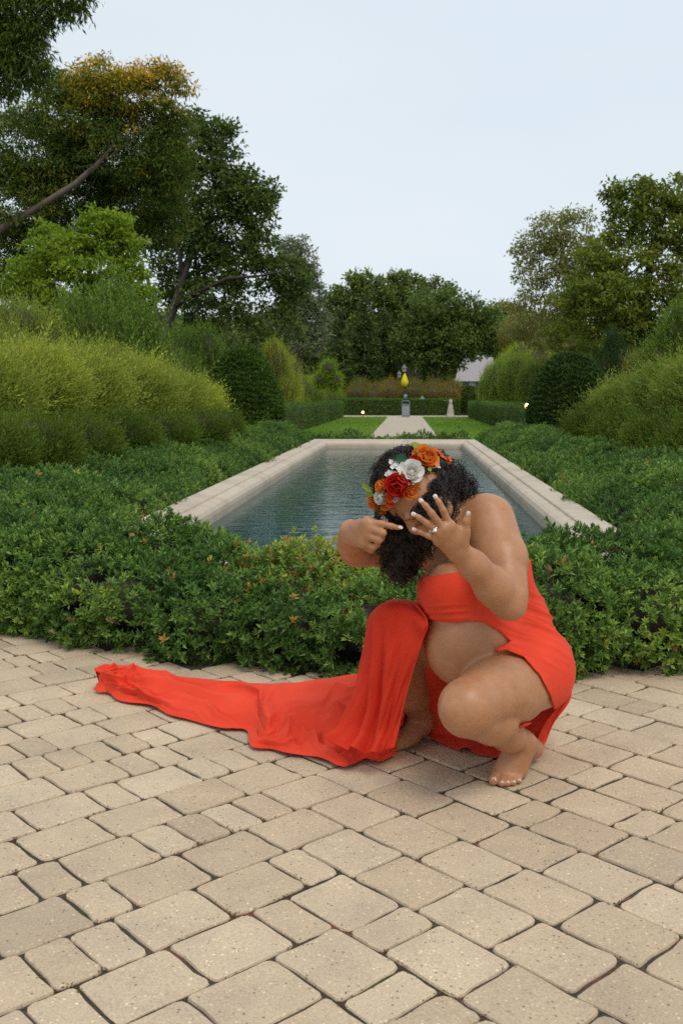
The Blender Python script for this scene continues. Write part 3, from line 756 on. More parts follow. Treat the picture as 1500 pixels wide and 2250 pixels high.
# ================================================================ trees
def tree(name, label, lobes, trunk, mat, bark, leaf_px=9.0, cover=3.2, clump=.42, leaves_per=26, asp=.42, flat=.6, droop=0.0, cat='tree', tint=None, tb=.45, tn=.16, limbs=10, r0=.25, group=None, shell=.55, ndepth=.75, limb_list=()):
    """lobes: (px, py, rx, ry, D) in photograph pixels; trunk: list of (px, py, D, radius m)"""
    C = []; R = []
    for q in lobes:
        px, py, rx, ry, D = q[:5]; s_ = mpp(D); C.append(at(px, py, D)); R.append((rx * s_, (rx * .7 + ry * .3) * s_ * ndepth, ry * s_))
    C = np.array(C); R = np.array(R); Dm = np.mean([q[4] for q in lobes]); L = leaf_px * mpp(Dm)
    tp = [at(a, b_, d_) for a, b_, d_, _ in trunk]; tr = [q[3] for q in trunk]
    tp[0][2] = min(tp[0][2], -.1)
    root = empty(name, (tp[0][0], tp[0][1], 0)); tag(root, label, cat, group)
    area = PI * (R[:, 0] * R[:, 2]); nc = np.maximum((area * cover * 2.2 / (leaves_per * L * L * asp * .5)).astype(int), 3)
    P = []
    for c, r, k in zip(C, R, nc):
        u = rnd_dir(k); f = rng.uniform(shell ** 3, 1.12, k) ** (1 / 3)
        P.append(c + u * r * f[:, None] * (1 + .10 * rng.normal(size=(k, 1))))
    P = np.concatenate(P); P = P[P[:, 2] > .4]; k = len(P); m_ = leaves_per
    rc = clump * np.sqrt(R[:, 0] * R[:, 2]).mean() * .6
    off = rng.normal(size=(k * m_, 3)) * rc * np.array([.55, .55, .55 * flat])
    B = np.repeat(P, m_, 0) + off
    Dd = norm(rnd_dir(k * m_) * .8 + norm(off + 1e-6) * .6 + np.array([0, 0, -droop]))
    Nn = norm(rnd_dir(k * m_) * .75 + [0, 0, .8])
    Ls = L * rng.uniform(.65, 1.35, k * m_)
    V, F = leaves(B, Dd, Nn, Ls, Ls * asp, .15)
    tt = tb + tn * fnoise(P, 1.6 / max(R[:, 0].mean(), .5), 31) + rng.normal(0, .10, k)
    if tint is not None: tt = tt + tint(P)
    t_ = np.clip(np.repeat(tt, m_) + rng.normal(0, .07, k * m_), 0, 1)
    tag(link('crown', mesh_np('crown', V, F, False, np.repeat(t_, 4)), mat, root, True), kind='stuff')
    q = MB(); q.tube(tp, tr, 9)
    for path in limb_list: q.tube([at(a, b_, d_) for a, b_, d_, _ in path], [z[3] for z in path], 7)
    top = np.array(tp[-1]); sel = rng.choice(len(C), min(limbs, len(C)), replace=False)
    for s_ in sel:
        a = np.array(tp[max(0, len(tp) - 1 - rng.integers(0, 2))]); e = C[s_] + rnd_dir(1)[0] * R[s_] * .5
        mid = a * .45 + e * .55 + np.array([0, 0, -.06 * np.linalg.norm(e - a)]) + rnd_dir(1)[0] * .05 * np.linalg.norm(e - a)
        rb = tr[-1] * .55; q.tube([a, a * .75 + mid * .25, mid, e], [rb, rb * .85, rb * .6, rb * .2], 6)
        for z in range(4):
            e2 = e + rnd_dir(1)[0] * R[s_] * .8; s0 = mid * (1 - z / 5) + e * z / 5
            q.tube([s0, (s0 + e2) / 2 + [0, 0, .04], e2], [rb * .35, rb * .22, rb * .06], 5)
    q.build('trunk', bark, root, True, True)
    return root
DKOAK = leafy('oak_leaves', [(0.0, (0.018, 0.036, 0.012)), (0.5, (0.040, 0.072, 0.020)), (0.93, (0.080, 0.12, 0.032)), (0.97, (0.20, 0.08, 0.025)), (1.0, (0.24, 0.10, 0.03))], 0.5, .3, .45)
LOCST = leafy('locust_leaves', [(0.0, (0.018, 0.040, 0.010)), (0.42, (0.040, 0.074, 0.016)), (0.60, (0.062, 0.080, 0.016)), (0.78, (0.19, 0.165, 0.020)), (1.0, (0.33, 0.225, 0.024))], 0.5, .35, .35)
BRGHT = leafy('bright_leaves', [(0.0, (0.036, 0.074, 0.010)), (0.5, (0.080, 0.142, 0.016)), (1.0, (0.16, 0.22, 0.030))], 0.5, .35, .4)
MAPLE = leafy('far_maple_leaves', [(0.0, (0.026, 0.050, 0.018)), (0.5, (0.054, 0.090, 0.028)), (0.85, (0.09, 0.125, 0.038)), (1.0, (0.22, 0.13, 0.04))], 0.6, .3, .3)
SPRUC = leafy('spruce_needles', [(0.0, (0.016, 0.030, 0.012)), (0.5, (0.030, 0.052, 0.019)), (1.0, (0.055, 0.080, 0.028))], 0.6, .2, .3)
BLUES = leafy('blue_spruce_needles', [(0.0, (0.040, 0.060, 0.048)), (0.5, (0.072, 0.098, 0.075)), (1.0, (0.13, 0.155, 0.12))], 0.6, .2, .3)
RIGHT = leafy('right_tree_leaves', [(0.0, (0.028, 0.050, 0.009)), (0.45, (0.060, 0.090, 0.016)), (0.82, (0.11, 0.135, 0.026)), (0.95, (0.20, 0.13, 0.03)), (1.0, (0.28, 0.14, 0.04))], 0.5, .35, .4)
BIRCH = leafy('birch_leaves', [(0.0, (0.050, 0.070, 0.028)), (0.5, (0.095, 0.115, 0.048)), (0.9, (0.16, 0.17, 0.07)), (1.0, (0.26, 0.17, 0.05))], 0.5, .35, .4)

tree('locust_tree', 'tall spreading locust at left with yellow leaves at its top and a long leaning limb',
    [(60, 330, 110, 90, 26), (170, 260, 110, 80, 26), (270, 330, 110, 85, 26), (40, 440, 110, 80, 26), (170, 420, 120, 80, 27), (300, 440, 110, 70, 27), (350, 350, 75, 60, 26), (90, 530, 100, 55, 27), (380, 280, 40, 40, 26), (30, 610, 70, 50, 27), (330, 510, 70, 40, 27),
     (220, 165, 55, 34, 25.5), (310, 165, 60, 26, 25.5), (270, 205, 90, 40, 25.5), (365, 160, 36, 20, 25.5), (395, 190, 28, 16, 25.5), (350, 235, 44, 20, 25.5), (215, 225, 40, 26, 25.5), (150, 190, 45, 40, 26)],
    [(-150, 930, 25.5, .3), (-110, 620, 25.5, .22), (0, 505, 25.5, .10), (90, 452, 25.4, .088), (165, 405, 25.3, .075), (215, 360, 25.3, .06), (250, 320, 25.3, .035)],
    LOCST, BARK_PALE, 9.5, 2.6, .42, 26, .30, .5, .45, tb=.41, tn=.10,
    tint=lambda P: .50 * np.clip((P[:, 2] - 7.3) / 2.1 + .35 * fnoise(P, 1.1, 77), 0, 1) * (P[:, 0] > at(150, 200, 26)[0]) * rng.uniform(.35, 1.1, len(P)), limbs=12)
tree('oak_tree', 'big dark leaved oak left of the pool with open lower limbs',
    [(420, 320, 75, 60, 35), (480, 330, 45, 60, 35), (440, 420, 95, 80, 35), (530, 430, 60, 60, 35), (540, 390, 30, 30, 35), (565, 460, 40, 45, 35), (500, 520, 85, 60, 35), (575, 545, 40, 40, 35), (560, 600, 70, 45, 35), (630, 600, 45, 40, 35), (640, 640, 36, 40, 35), (420, 560, 90, 65, 36), (380, 460, 80, 80, 36), (470, 640, 80, 36, 35), (400, 640, 60, 40, 37), (560, 690, 80, 28, 35), (440, 720, 50, 26, 38), (500, 275, 22, 24, 35), (430, 262, 26, 24, 35), (590, 425, 22, 26, 35), (480, 760, 70, 30, 40), (380, 760, 50, 40, 40), (530, 730, 80, 36, 44), (450, 690, 60, 30, 38), (610, 720, 60, 40, 46)],
    [(348, 905, 35, .24), (358, 740, 35, .18), (384, 672, 35, .145), (402, 612, 35, .11), (430, 540, 35, .07)],
    DKOAK, BARK, 10, 2.15, .40, 22, .50, .6, .1, tb=.42, tn=.14, limbs=16,
    limb_list=[[(384, 672, 35, .11), (430, 645, 34.6, .085), (500, 612, 34.2, .06), (570, 606, 34, .04), (620, 596, 34, .02)], [(362, 735, 35, .12), (345, 690, 35, .10), (330, 640, 35.4, .08), (322, 600, 35.6, .05)], [(402, 612, 35, .1), (395, 560, 35, .08), (375, 500, 35, .04)]])
tree('bright_green_tree', 'small bright green layered tree at left in front of the dark trees',
    [(235, 490, 55, 30, 20), (215, 520, 70, 26, 20), (105, 510, 28, 24, 20.3), (150, 550, 100, 30, 20), (275, 545, 50, 26, 20), (290, 590, 40, 26, 20), (90, 590, 75, 28, 20), (200, 590, 90, 32, 19.8), (60, 630, 60, 26, 20), (150, 640, 90, 30, 19.8), (260, 640, 75, 34, 19.8), (305, 660, 34, 30, 20), (120, 680, 90, 34, 20), (240, 690, 90, 34, 20)],
    [(180, 940, 20, .11), (180, 760, 20, .09), (190, 650, 20, .06), (205, 540, 20, .04)], BRGHT, BARK, 9.5, 3.2, .42, 24, .5, .30, .15, tb=.5, tn=.2, limbs=8)
tree('overhanging_tree', 'leafy tree hanging into the top left corner of the picture',
    [(40, 20, 90, 45, 15), (140, -10, 60, 30, 15), (165, 30, 30, 22, 15), (30, 80, 70, 50, 15), (70, 130, 45, 40, 15), (20, 160, 50, 40, 15), (95, 170, 26, 26, 15), (-40, 90, 80, 90, 15), (60, 60, 50, 40, 15), (-60, -40, 120, 60, 15), (60, -70, 130, 40, 15), (10, 205, 24, 20, 15)],
    [(-420, 1010, 15, .30), (-380, 500, 15, .24), (-250, 120, 15, .15), (-90, 60, 15, .08), (20, 70, 15, .045), (60, 40, 15, .03)], LOCST, BARK, 13, 2.2, .5, 22, .26, .7, .9, tb=.36, tn=.10, limbs=9)
tree('blue_spruce', 'greyish blue conifer between the oak and the far trees', [(645, 545, 32, 26, 56), (655, 575, 42, 28, 56), (660, 610, 46, 30, 56), (672, 650, 46, 34, 56), (680, 700, 44, 38, 56), (670, 745, 56, 34, 56), (640, 710, 40, 34, 56), (645, 680, 46, 34, 56)],
    [(658, 900, 56, .3), (657, 700, 56, .2), (650, 540, 56, .06)], BLUES, BARK, 8, 2.4, .4, 22, .34, .5, .0, cat='conifer', tb=.45, limbs=6)
for k, (px, top, w, lb) in enumerate([(745, 690, 34, 'leftmost dark spruce in the far group left of the path'), (800, 660, 44, 'tall dark spruce in the middle of the far group'), (845, 690, 40, 'dark spruce behind the yellow umbrella')]):
    D = 66 + 2 * k; ls = []
    for q in range(7):
        f = q / 6; ls.append((px, top + 10 + f * (850 - top - 20), w * (.22 + .85 * f), 22, D))
    tree('spruce_tree', lb, ls, [(px, 900, D, .3), (px, 760, D, .2), (px, top + 10, D, .05)], SPRUC, BARK, 8, 2.6, .5, 22, .34, .6, .35, cat='conifer', limbs=5, group='far dark spruces')
for lb, ls, tk, tb_ in [('far tall tree with a lumpy open top left of centre behind the spruces', [(770, 650, 45, 34, 78), (800, 625, 36, 24, 78), (740, 670, 34, 36, 78), (760, 720, 60, 50, 78), (830, 640, 34, 28, 78), (720, 720, 26, 44, 78), (775, 612, 18, 12, 78)], [(770, 900, 78, .4), (775, 680, 78, .2)], .5),
        ('far round topped tree in the centre with clear tufts along its top', [(870, 625, 34, 24, 80), (915, 625, 20, 20, 80), (900, 660, 70, 34, 80), (880, 607, 30, 12, 80), (950, 620, 15, 16, 80), (980, 640, 22, 20, 80), (860, 690, 60, 50, 80), (930, 700, 70, 50, 80)], [(890, 900, 80, .4), (895, 690, 80, .2)], .55),
        ('broad dark green far tree right of centre beside the grey roofed house', [(960, 680, 60, 44, 68), (1020, 690, 56, 36, 68), (1060, 720, 48, 44, 68), (930, 730, 60, 44, 68), (1000, 745, 80, 44, 68), (950, 785, 66, 36, 68), (900, 760, 40, 40, 68), (1005, 785, 34, 22, 68), (1085, 750, 30, 36, 69)], [(948, 905, 68, .32), (950, 840, 68, .28), (960, 740, 68, .16)], .42),
        ('pale green far tree in the gap right of the centre trees', [(1105, 690, 36, 26, 100), (1120, 720, 40, 34, 100), (1085, 720, 26, 30, 100)], [(1105, 900, 100, .4), (1105, 740, 100, .2)], .85)]:
    tree('far_tree', lb, ls, tk, MAPLE, BARK, 8.5, 2.6, .42, 22, .5, .6, .1, tb=tb_, tn=.16, limbs=8, group='far broadleaf trees')
tree('birch_tree', 'airy pale leaved birch at right, left of the big tree',
    [(1215, 495, 50, 32, 40), (1260, 490, 45, 28, 40), (1180, 540, 46, 36, 40), (1150, 545, 26, 22, 40), (1230, 560, 60, 40, 40), (1170, 600, 40, 34, 40), (1240, 620, 60, 40, 40), (1150, 660, 40, 22, 40), (1200, 680, 60, 40, 40), (1270, 560, 50, 50, 40), (1260, 700, 70, 50, 41), (1180, 730, 60, 36, 42), (1140, 715, 40, 30, 43), (1215, 770, 50, 30, 44)],
    [(1262, 905, 40, .2), (1258, 700, 40, .15), (1240, 580, 40, .09), (1225, 510, 40, .04)], BIRCH, BARK_PALE, 8, 1.25, .45, 20, .42, .8, .5, tb=.5, tn=.14, limbs=12)
tree('big_right_tree', 'big green tree at the right edge with olive and rust tinged leaves',
    [(1380, 440, 50, 40, 28), (1440, 440, 60, 34, 28), (1495, 425, 60, 40, 28), (1370, 500, 46, 40, 28), (1440, 510, 80, 50, 28), (1520, 500, 80, 60, 28), (1400, 590, 90, 46, 27.5), (1310, 600, 55, 34, 27.5), (1300, 560, 36, 26, 27.5), (1330, 650, 90, 46, 27), (1260, 660, 50, 36, 27.5), (1440, 670, 90, 50, 27.5), (1520, 620, 80, 60, 28), (1300, 710, 70, 36, 27.5), (1390, 725, 80, 34, 27.5), (1470, 740, 70, 34, 28), (1345, 415, 24, 22, 28), (1405, 405, 30, 14, 28), (1330, 770, 70, 30, 30), (1430, 780, 60, 30, 30), (1250, 740, 55, 36, 31), (1290, 650, 50, 40, 29), (1370, 660, 70, 50, 28), (1340, 560, 40, 40, 28)],
    [(1445, 920, 28, .22), (1425, 760, 28, .18), (1415, 660, 28, .14), (1430, 560, 28, .09), (1440, 470, 28, .04)], RIGHT, BARK, 10.5, 2.1, .42, 24, .46, .55, .15, tb=.47, tn=.18, limbs=16)
# distant wood closing the view
n = 60000
P = np.c_[rng.uniform(-75, 75, n), rng.uniform(112, 135, n), rng.uniform(0, 1, n)]
top = 9.0 + 2.6 * fnoise(np.c_[P[:, :1], P[:, :1] * 0, P[:, :1] * 0], .16, 5) + 2.0 * np.abs(P[:, 0]) / 40
P[:, 2] *= top
V, F = leaves(P, norm(rnd_dir(n) + [0, 0, -.2]), rnd_dir(n), rng.uniform(.7, 1.3, n), .7)
tag(link('far_wood', mesh_np('far_wood', V, F, False, np.repeat(np.clip(.45 + .2 * fnoise(P, .3, 6) + rng.normal(0, .12, n), 0, .9), 4)), MAPLE), kind='stuff')

# ================================================================ small things beyond the pool
GREYM = plain('grey_metal', (0.21, 0.23, 0.26), 0.5, .2, .08, 8)
DARKM = plain('dark_metal', (0.03, 0.035, 0.035), 0.5, .5, .1, 8)
COPPER = plain('green_copper', (0.11, 0.19, 0.15), 0.7, .2, .2, 12)
YELLOW = plain('yellow_fabric', (0.75, 0.62, 0.01), 0.8, 0, .08, 12)
GLASSP = plain('lamp_glass', (0.42, 0.38, 0.30), 0.2, 0, .1, 4)
WHITEP = plain('white_paint', (0.62, 0.60, 0.60), 0.6, 0, .06, 3)
ROOFM = plain('grey_shingle', (0.30, 0.275, 0.27), 0.9, 0, .2, 9, .4)
BLUEP = plain('blue_sign', (0.10, 0.15, 0.30), 0.5, 0, .1, 6)
# litter bin
p = at(891, 914, 52); p[2] = 0
t_ = empty('litter_bin', p); tag(t_, 'grey metal litter bin with a hoop handle at the end of the path', 'bin')
q = MB(); q.box((0, 0, .33), (.42, .36, .62)); q.box((0, 0, .66), (.46, .40, .04)); q.build('body', GREYM, t_)
q = MB(); q.tube([(-.21, 0, .68), (-.20, 0, .80), (-.1, 0, .85), (.1, 0, .85), (.20, 0, .80), (.21, 0, .68)], .02, 6); q.build('handle', GREYM, t_)
q = MB(); q.box((0, -.183, .34), (.34, .006, .46)); q.build('door_panel', plain('grey_panel', (0.27, 0.29, 0.32), .5), t_)
# closed patio umbrella
p = at(888, 900, 60); p[2] = 0; zt = at(888, 820, 60)[2]; z0 = at(888, 850, 60)[2]
t_ = empty('closed_umbrella', p); tag(t_, 'closed yellow umbrella standing beyond the grey bin', 'umbrella')
q = MB(); q.tube([(0, 0, 0), (0, 0, zt)], .03, 8); q.build('pole', DARKM, t_)
q = MB(); q.lathe([(.26, 0), (.26, .06), (.06, .1)], (0, 0, 0), 12); q.build('base', DARKM, t_)
V = []; nseg = 24
for k, (f, r) in enumerate([(0, .07), (.12, .15), (.3, .19), (.5, .16), (.75, .10), (.95, .04), (1, .02)]):
    for j in range(nseg): V.append(((r * (1 + .22 * math.cos(j * PI * 8 * 2 / nseg))) * math.cos(j * 2 * PI / nseg), (r * (1 + .22 * math.cos(j * PI * 8 * 2 / nseg))) * math.sin(j * 2 * PI / nseg), z0 + f * (zt - z0)))
q = MB(); q.add(V, [(k * nseg + j, k * nseg + (j + 1) % nseg, (k + 1) * nseg + (j + 1) % nseg, (k + 1) * nseg + j) for k in range(6) for j in range(nseg)]); q.build('canopy', YELLOW, t_, True)
# two lamp posts
for px, ptop, D, lb in ((887, 800, 62, 'taller looking green lantern on a post behind the yellow umbrella'), (876, 814, 66, 'smaller green lantern on a post left of the yellow umbrella')):
    p = at(px, 900, D); p[2] = 0; zt = at(px, ptop, D)[2]
    t_ = empty('lamp_post', p); tag(t_, lb, 'lamp post', 'green lantern posts beyond the lawn')
    q = MB(); q.tube([(0, 0, 0), (0, 0, .3), (0, 0, zt - .55)], [.07, .045, .035], 8); q.build('post', DARKM, t_)
    q = MB(); q.lathe([(.04, zt - .50), (.11, zt - .46), (.14, zt - .24)], (0, 0, 0), 6); q.build('lantern_glass', GLASSP, t_)
    q = MB(); q.lathe([(.18, zt - .25), (.15, zt - .18), (.07, zt - .11), (.03, zt - .04), (.0, zt)], (0, 0, 0), 8); q.build('lantern_cap', COPPER, t_)
# blue and white notice on a post beyond the bin
p = at(890, 900, 59); p[2] = 0
t_ = empty('notice_board', p); tag(t_, 'small blue notice on a post just above the grey bin', 'sign')
q = MB(); q.tube([(0, 0, 0), (0, 0, 1.05)], .025, 6); q.build('post', DARKM, t_)
q = MB(); q.box((0, -.03, 1.04), (.22, .02, .38)); q.build('board', BLUEP, t_)
q = MB(); q.box((0.01, -.045, 1.12), (.15, .006, .07)); q.build('pale_print', WHITEP, t_); q = MB(); q.box((-.01, -.045, .95), (.12, .006, .06)); q.build('pale_print', WHITEP, t_)
# small copper topped garden light right of the bin
p = at(927, 893, 56); p[2] = 0
t_ = empty('garden_light', p); tag(t_, 'small green capped garden light right of the grey bin', 'garden light')
q = MB(); q.tube([(0, 0, 0), (0, 0, .95)], .03, 6); q.build('stem', DARKM, t_)
q = MB(); q.lathe([(.17, .92), (.09, 1.02), (.0, 1.12)], (0, 0, 0), 6); q.build('cap', COPPER, t_)
# stone urn pedestal at the end of the right clipped hedge
p = at(989, 914, 50.5); p[2] = 0
t_ = empty('stone_ornament', p); tag(t_, 'pale slender stone ornament at the far end of the right clipped hedge', 'ornament')
q = MB(); q.lathe([(.0, 0), (.24, 0), (.24, .08), (.19, .12), (.17, .3), (.11, .62), (.07, .72), (.10, .80), (.07, .9), (.0, .93)], (0, 0, 0), 14); q.build('body', plain('pale_stone', (.48, .40, .32), .9), t_, True)
# pale boulder above the small round bush
p = at(985, 876, 60); q = MB(); V = ICO2[0] * [.5, .4, .5] * (1 + .08 * fnoise(ICO2[0], 3, 2))[:, None]; q.add(V, (), ICO2[1])
o = q.build('boulder', plain('boulder_stone', (.42, .41, .40), .9), None, True); o.location = (p[0], p[1], .46); tag(o, 'pale rounded boulder just left of the small round clipped bush', 'boulder')
# lit garden lamp
EM, nt, b = new_mat('lamp_glow'); b.inputs['Base Color'].default_value = (1, .8, .5, 1); b.inputs['Emission Color'].default_value = (1.0, 0.52, 0.16, 1); b.inputs['Emission Strength'].default_value = 1.9
def lit_lamp(px, py, D, r, e, lb):
    c = at(px, py, D)
    t_ = empty('lit_garden_lamp', (c[0], c[1], 0)); tag(t_, lb, 'garden lamp', 'lit garden lamps')
    q = MB(); q.tube([(0, 0, 0), (0, 0, c[2] - r)], .018, 6); q.build('stem', DARKM, t_)
    q = MB(); q.add(ICO2[0] * r + [0, 0, c[2]], (), ICO2[1]); q.build('bulb', EM, t_, True)
    q = MB(); q.lathe([(.015, c[2] - r * 1.7), (r * .55, c[2] - r * 1.5), (r * .6, c[2] - r * .75)], (0, 0, 0), 10); q.build('shade', DARKM, t_)
    l = bpy.data.lights.new('lamp_light', 'POINT'); l.energy = e; l.color = (1, .65, .3); l.shadow_soft_size = r
    lo = bpy.data.objects.new('lamp_light', l); COL.objects.link(lo); lo.parent = t_; lo.location = (0, -r * 1.6, c[2])
lit_lamp(1158, 892, 25.2, .075, 9, 'brightly glowing garden lamp beside the large dark dome at right')
lit_lamp(797, 906, 51, .075, 4, 'small glowing lamp at the far end of the left clipped hedge')
# house with a grey roof behind the far trees
D = 84; s_ = mpp(D); x0 = at(1000, 870, D); 
t_ = empty('far_house', at(1040, 880, D) * [1, 1, 0]); tag(t_, 'far pale house with a grey shingled roof between the trees', 'house')
def hp(px, py, dd=0): return at(px, py, D + dd)
q = MB(); a, bq, c_, d_ = hp(1000, 833), hp(1092, 833), hp(1082, 781, 5), hp(1012, 781, 5); q.add([a, bq, c_, d_], [(0, 1, 2, 3)])
q.add([a - [0, 0, .12], bq - [0, 0, .12], c_ - [0, 0, .12], d_ - [0, 0, .12]], [(3, 2, 1, 0)]); q.add([a, bq, bq - [0, 0, .12], a - [0, 0, .12]], [(0, 1, 2, 3)])
a2, b2 = hp(1000, 830, 10), hp(1092, 830, 10); q.add([d_, c_, b2, a2], [(0, 1, 2, 3)]); q.add([bq, b2, c_], (), [(0, 1, 2)])
q.build('roof', ROOFM, t_, False, True)
q = MB(); wl = hp(1003, 834, .3); wr = hp(1089, 834, .3); z1 = wl[2] - .15
q.add([(wl[0], wl[1], 0), (wr[0], wr[1], 0), (wr[0], wr[1], z1), (wl[0], wl[1], z1), (wl[0], wl[1] + 9, 0), (wr[0], wr[1] + 9, 0), (wr[0], wr[1] + 9, z1), (wl[0], wl[1] + 9, z1)], [(0, 1, 2, 3), (1, 5, 6, 2), (5, 4, 7, 6), (4, 0, 3, 7)])
q.build('wall', WHITEP, t_, False, True)
q = MB(); m0 = (hp(1000, 835, -.25) + hp(1092, 835, -.25)) / 2; q.box(m0, (92 * s_, .14, .2), YAW); q.build('gutter', WHITEP, t_, False, True)
DKGL = plain('dark_glass', (.03, .035, .045), .15, 0, .1, 3)
for px in (1022, 1052, 1078):
    w = MB(); c = hp(px, 848, .25); w.box(c, (.8, .06, .9), YAW); f = w.build('window', WHITEP, t_, False, True)
    w = MB(); c = hp(px, 848, .2); w.box(c, (.62, .04, .72), YAW); o2 = w.build('pane', DKGL, None); o2.parent = f; o2.matrix_parent_inverse = Matrix.Identity(4)
# ================================================================ the woman (built in the camera-aligned ground frame, then turned by YAW)
PB = np.array([0.40, 2.75, 0.0])
person = empty('person', L2W(*PB), YAW)
tag(person, 'barefoot woman in an orange red gown crouching on the pavers and pointing at her ring', 'person')
def plink(name, me, mat, parent=None):
    o = bpy.data.objects.new(name, me); COL.objects.link(o); me.materials.append(mat); o.parent = parent or person; return o
def toP(V): return np.asarray(V, float) - PB

VOX = 0.0034
GLO = np.array([-0.03, 2.22, -0.012]); GHI = np.array([0.70, 3.13, 0.95])
GN = np.ceil((GHI - GLO) / VOX).astype(int) + 1
AX = [GLO[i] + VOX * np.arange(GN[i]) for i in range(3)]
class Field:
    def __init__(s): s.F = np.full(tuple(GN), 0.06, np.float32)
    def _box(s, lo, hi, m):
        a = np.clip(np.floor((np.asarray(lo) - m - GLO) / VOX).astype(int), 0, GN); b_ = np.clip(np.ceil((np.asarray(hi) + m - GLO) / VOX).astype(int) + 1, 0, GN)
        sl = tuple(slice(a[i], b_[i]) for i in range(3))
        X = np.meshgrid(*[AX[i][sl[i]].astype(np.float32) for i in range(3)], indexing='ij', sparse=True)
        return sl, X
    def _mix(s, sl, d, k):
        f = s.F[sl]; h = np.clip(0.5 + 0.5 * (f - d) / k, 0, 1)
        s.F[sl] = f + (d - f) * h - k * h * (1 - h)
    def cap(s, a, b_, ra, rb, k=0.01):
        a = np.asarray(a, float); b_ = np.asarray(b_, float); r = max(ra, rb)
        sl, X = s._box(np.minimum(a, b_) - r, np.maximum(a, b_) + r, k + .03)
        if 0 in s.F[sl].shape: return
        ab = b_ - a; L2 = max(ab @ ab, 1e-9)
        t = np.clip(((X[0] - a[0]) * ab[0] + (X[1] - a[1]) * ab[1] + (X[2] - a[2]) * ab[2]) / L2, 0, 1)
        d = np.sqrt((X[0] - a[0] - t * ab[0]) ** 2 + (X[1] - a[1] - t * ab[1]) ** 2 + (X[2] - a[2] - t * ab[2]) ** 2) - (ra + (rb - ra) * t)
        s._mix(sl, d.astype(np.float32), k)
    def ell(s, c, R, axes=None, k=0.02):
        c = np.asarray(c, float); R = np.asarray(R, float); M = np.eye(3) if axes is None else np.asarray(axes)   # rows = axes
        ext = np.sqrt(((M * R[:, None]) ** 2).sum(0))
        sl, X = s._box(c - ext, c + ext, k + .03)
        q = [(X[0] - c[0]) * M[i, 0] + (X[1] - c[1]) * M[i, 1] + (X[2] - c[2]) * M[i, 2] for i in range(3)]
        k0 = np.sqrt(sum((q[i] / R[i]) ** 2 for i in range(3))); k1 = np.sqrt(sum((q[i] / R[i] ** 2) ** 2 for i in range(3)))
        d = k0 * (k0 - 1) / np.maximum(k1, 1e-6)
        s._mix(sl, np.minimum(d, .06).astype(np.float32), k)
    def chain(s, pts, rs, k=0.006):
        for i in range(len(pts) - 1): s.cap(pts[i], pts[i + 1], rs[i], rs[i + 1], k)
    def union(s, o, k):
        h = np.clip(0.5 + 0.5 * (s.F - o.F) / k, 0, 1); s.F = s.F + (o.F - s.F) * h - k * h * (1 - h)
def surface_nets(F, smooth=2):
    ins = F < 0
    nx, ny, nz = F.shape
    cnt = np.zeros((nx - 1, ny - 1, nz - 1), np.int8)
    for dx in (0, 1):
        for dy in (0, 1):
            for dz in (0, 1): cnt += ins[dx:nx - 1 + dx, dy:ny - 1 + dy, dz:nz - 1 + dz]
    act = (cnt > 0) & (cnt < 8)
    ijk = np.argwhere(act); ids = np.full(act.shape, -1, np.int32); ids[act] = np.arange(len(ijk))
    cor = {}
    for dx in (0, 1):
        for dy in (0, 1):
            for dz in (0, 1): cor[(dx, dy, dz)] = F[ijk[:, 0] + dx, ijk[:, 1] + dy, ijk[:, 2] + dz]
    acc = np.zeros((len(ijk), 3)); num = np.zeros(len(ijk))
    for a in cor:
        for ax in range(3):
            if a[ax] == 0:
                b_ = list(a); b_[ax] = 1; b_ = tuple(b_); fa, fb = cor[a], cor[b_]
                m_ = (fa < 0) != (fb < 0); t = np.where(m_, fa / np.where(fa == fb, 1, fa - fb), 0)
                p = np.tile(np.array(a, float), (len(ijk), 1)); p[:, ax] = t
                acc += p * m_[:, None]; num += m_
    V = (ijk + acc / num[:, None]) * VOX + GLO
    Q = []
    for ax in range(3):
        sl0 = [slice(None)] * 3; sl1 = [slice(None)] * 3; sl0[ax] = slice(0, -1); sl1[ax] = slice(1, None)
        e = np.argwhere(ins[tuple(sl0)] != ins[tuple(sl1)])
        o1, o2 = (ax + 1) % 3, (ax + 2) % 3
        ok = (e[:, o1] > 0) & (e[:, o2] > 0) & (e[:, o1] < F.shape[o1] - 1) & (e[:, o2] < F.shape[o2] - 1); e = e[ok]
        fl = ins[tuple(e.T)]
        def cid(a, b_):
            q = e.copy(); q[:, o1] -= a; q[:, o2] -= b_; return ids[tuple(q.T)]
        q = np.stack([cid(1, 1), cid(0, 1), cid(0, 0), cid(1, 0)], 1)
        q[~fl] = q[~fl][:, ::-1]; Q.append(q)
    Q = np.concatenate(Q); Q = Q[(Q >= 0).all(1)]
    E_ = np.concatenate([Q[:, [0, 1]], Q[:, [1, 2]], Q[:, [2, 3]], Q[:, [3, 0]]])
    for _ in range(smooth):
        S = np.zeros_like(V); n_ = np.bincount(E_[:, 0], minlength=len(V)) + np.bincount(E_[:, 1], minlength=len(V))
        for c in range(3): S[:, c] = np.bincount(E_[:, 0], V[E_[:, 1], c], len(V)) + np.bincount(E_[:, 1], V[E_[:, 0], c], len(V))
        V = V * .4 + .6 * S / np.maximum(n_, 1)[:, None]
    return V, Q
def ax3(f, u):
    """rows: side (her left), front, up"""
    u = np.array(u, float); u /= np.linalg.norm(u); f = np.array(f, float); f = f - u * (f @ u); f /= np.linalg.norm(f)
    return np.array([np.cross(u, f) * 1.0, f, u])

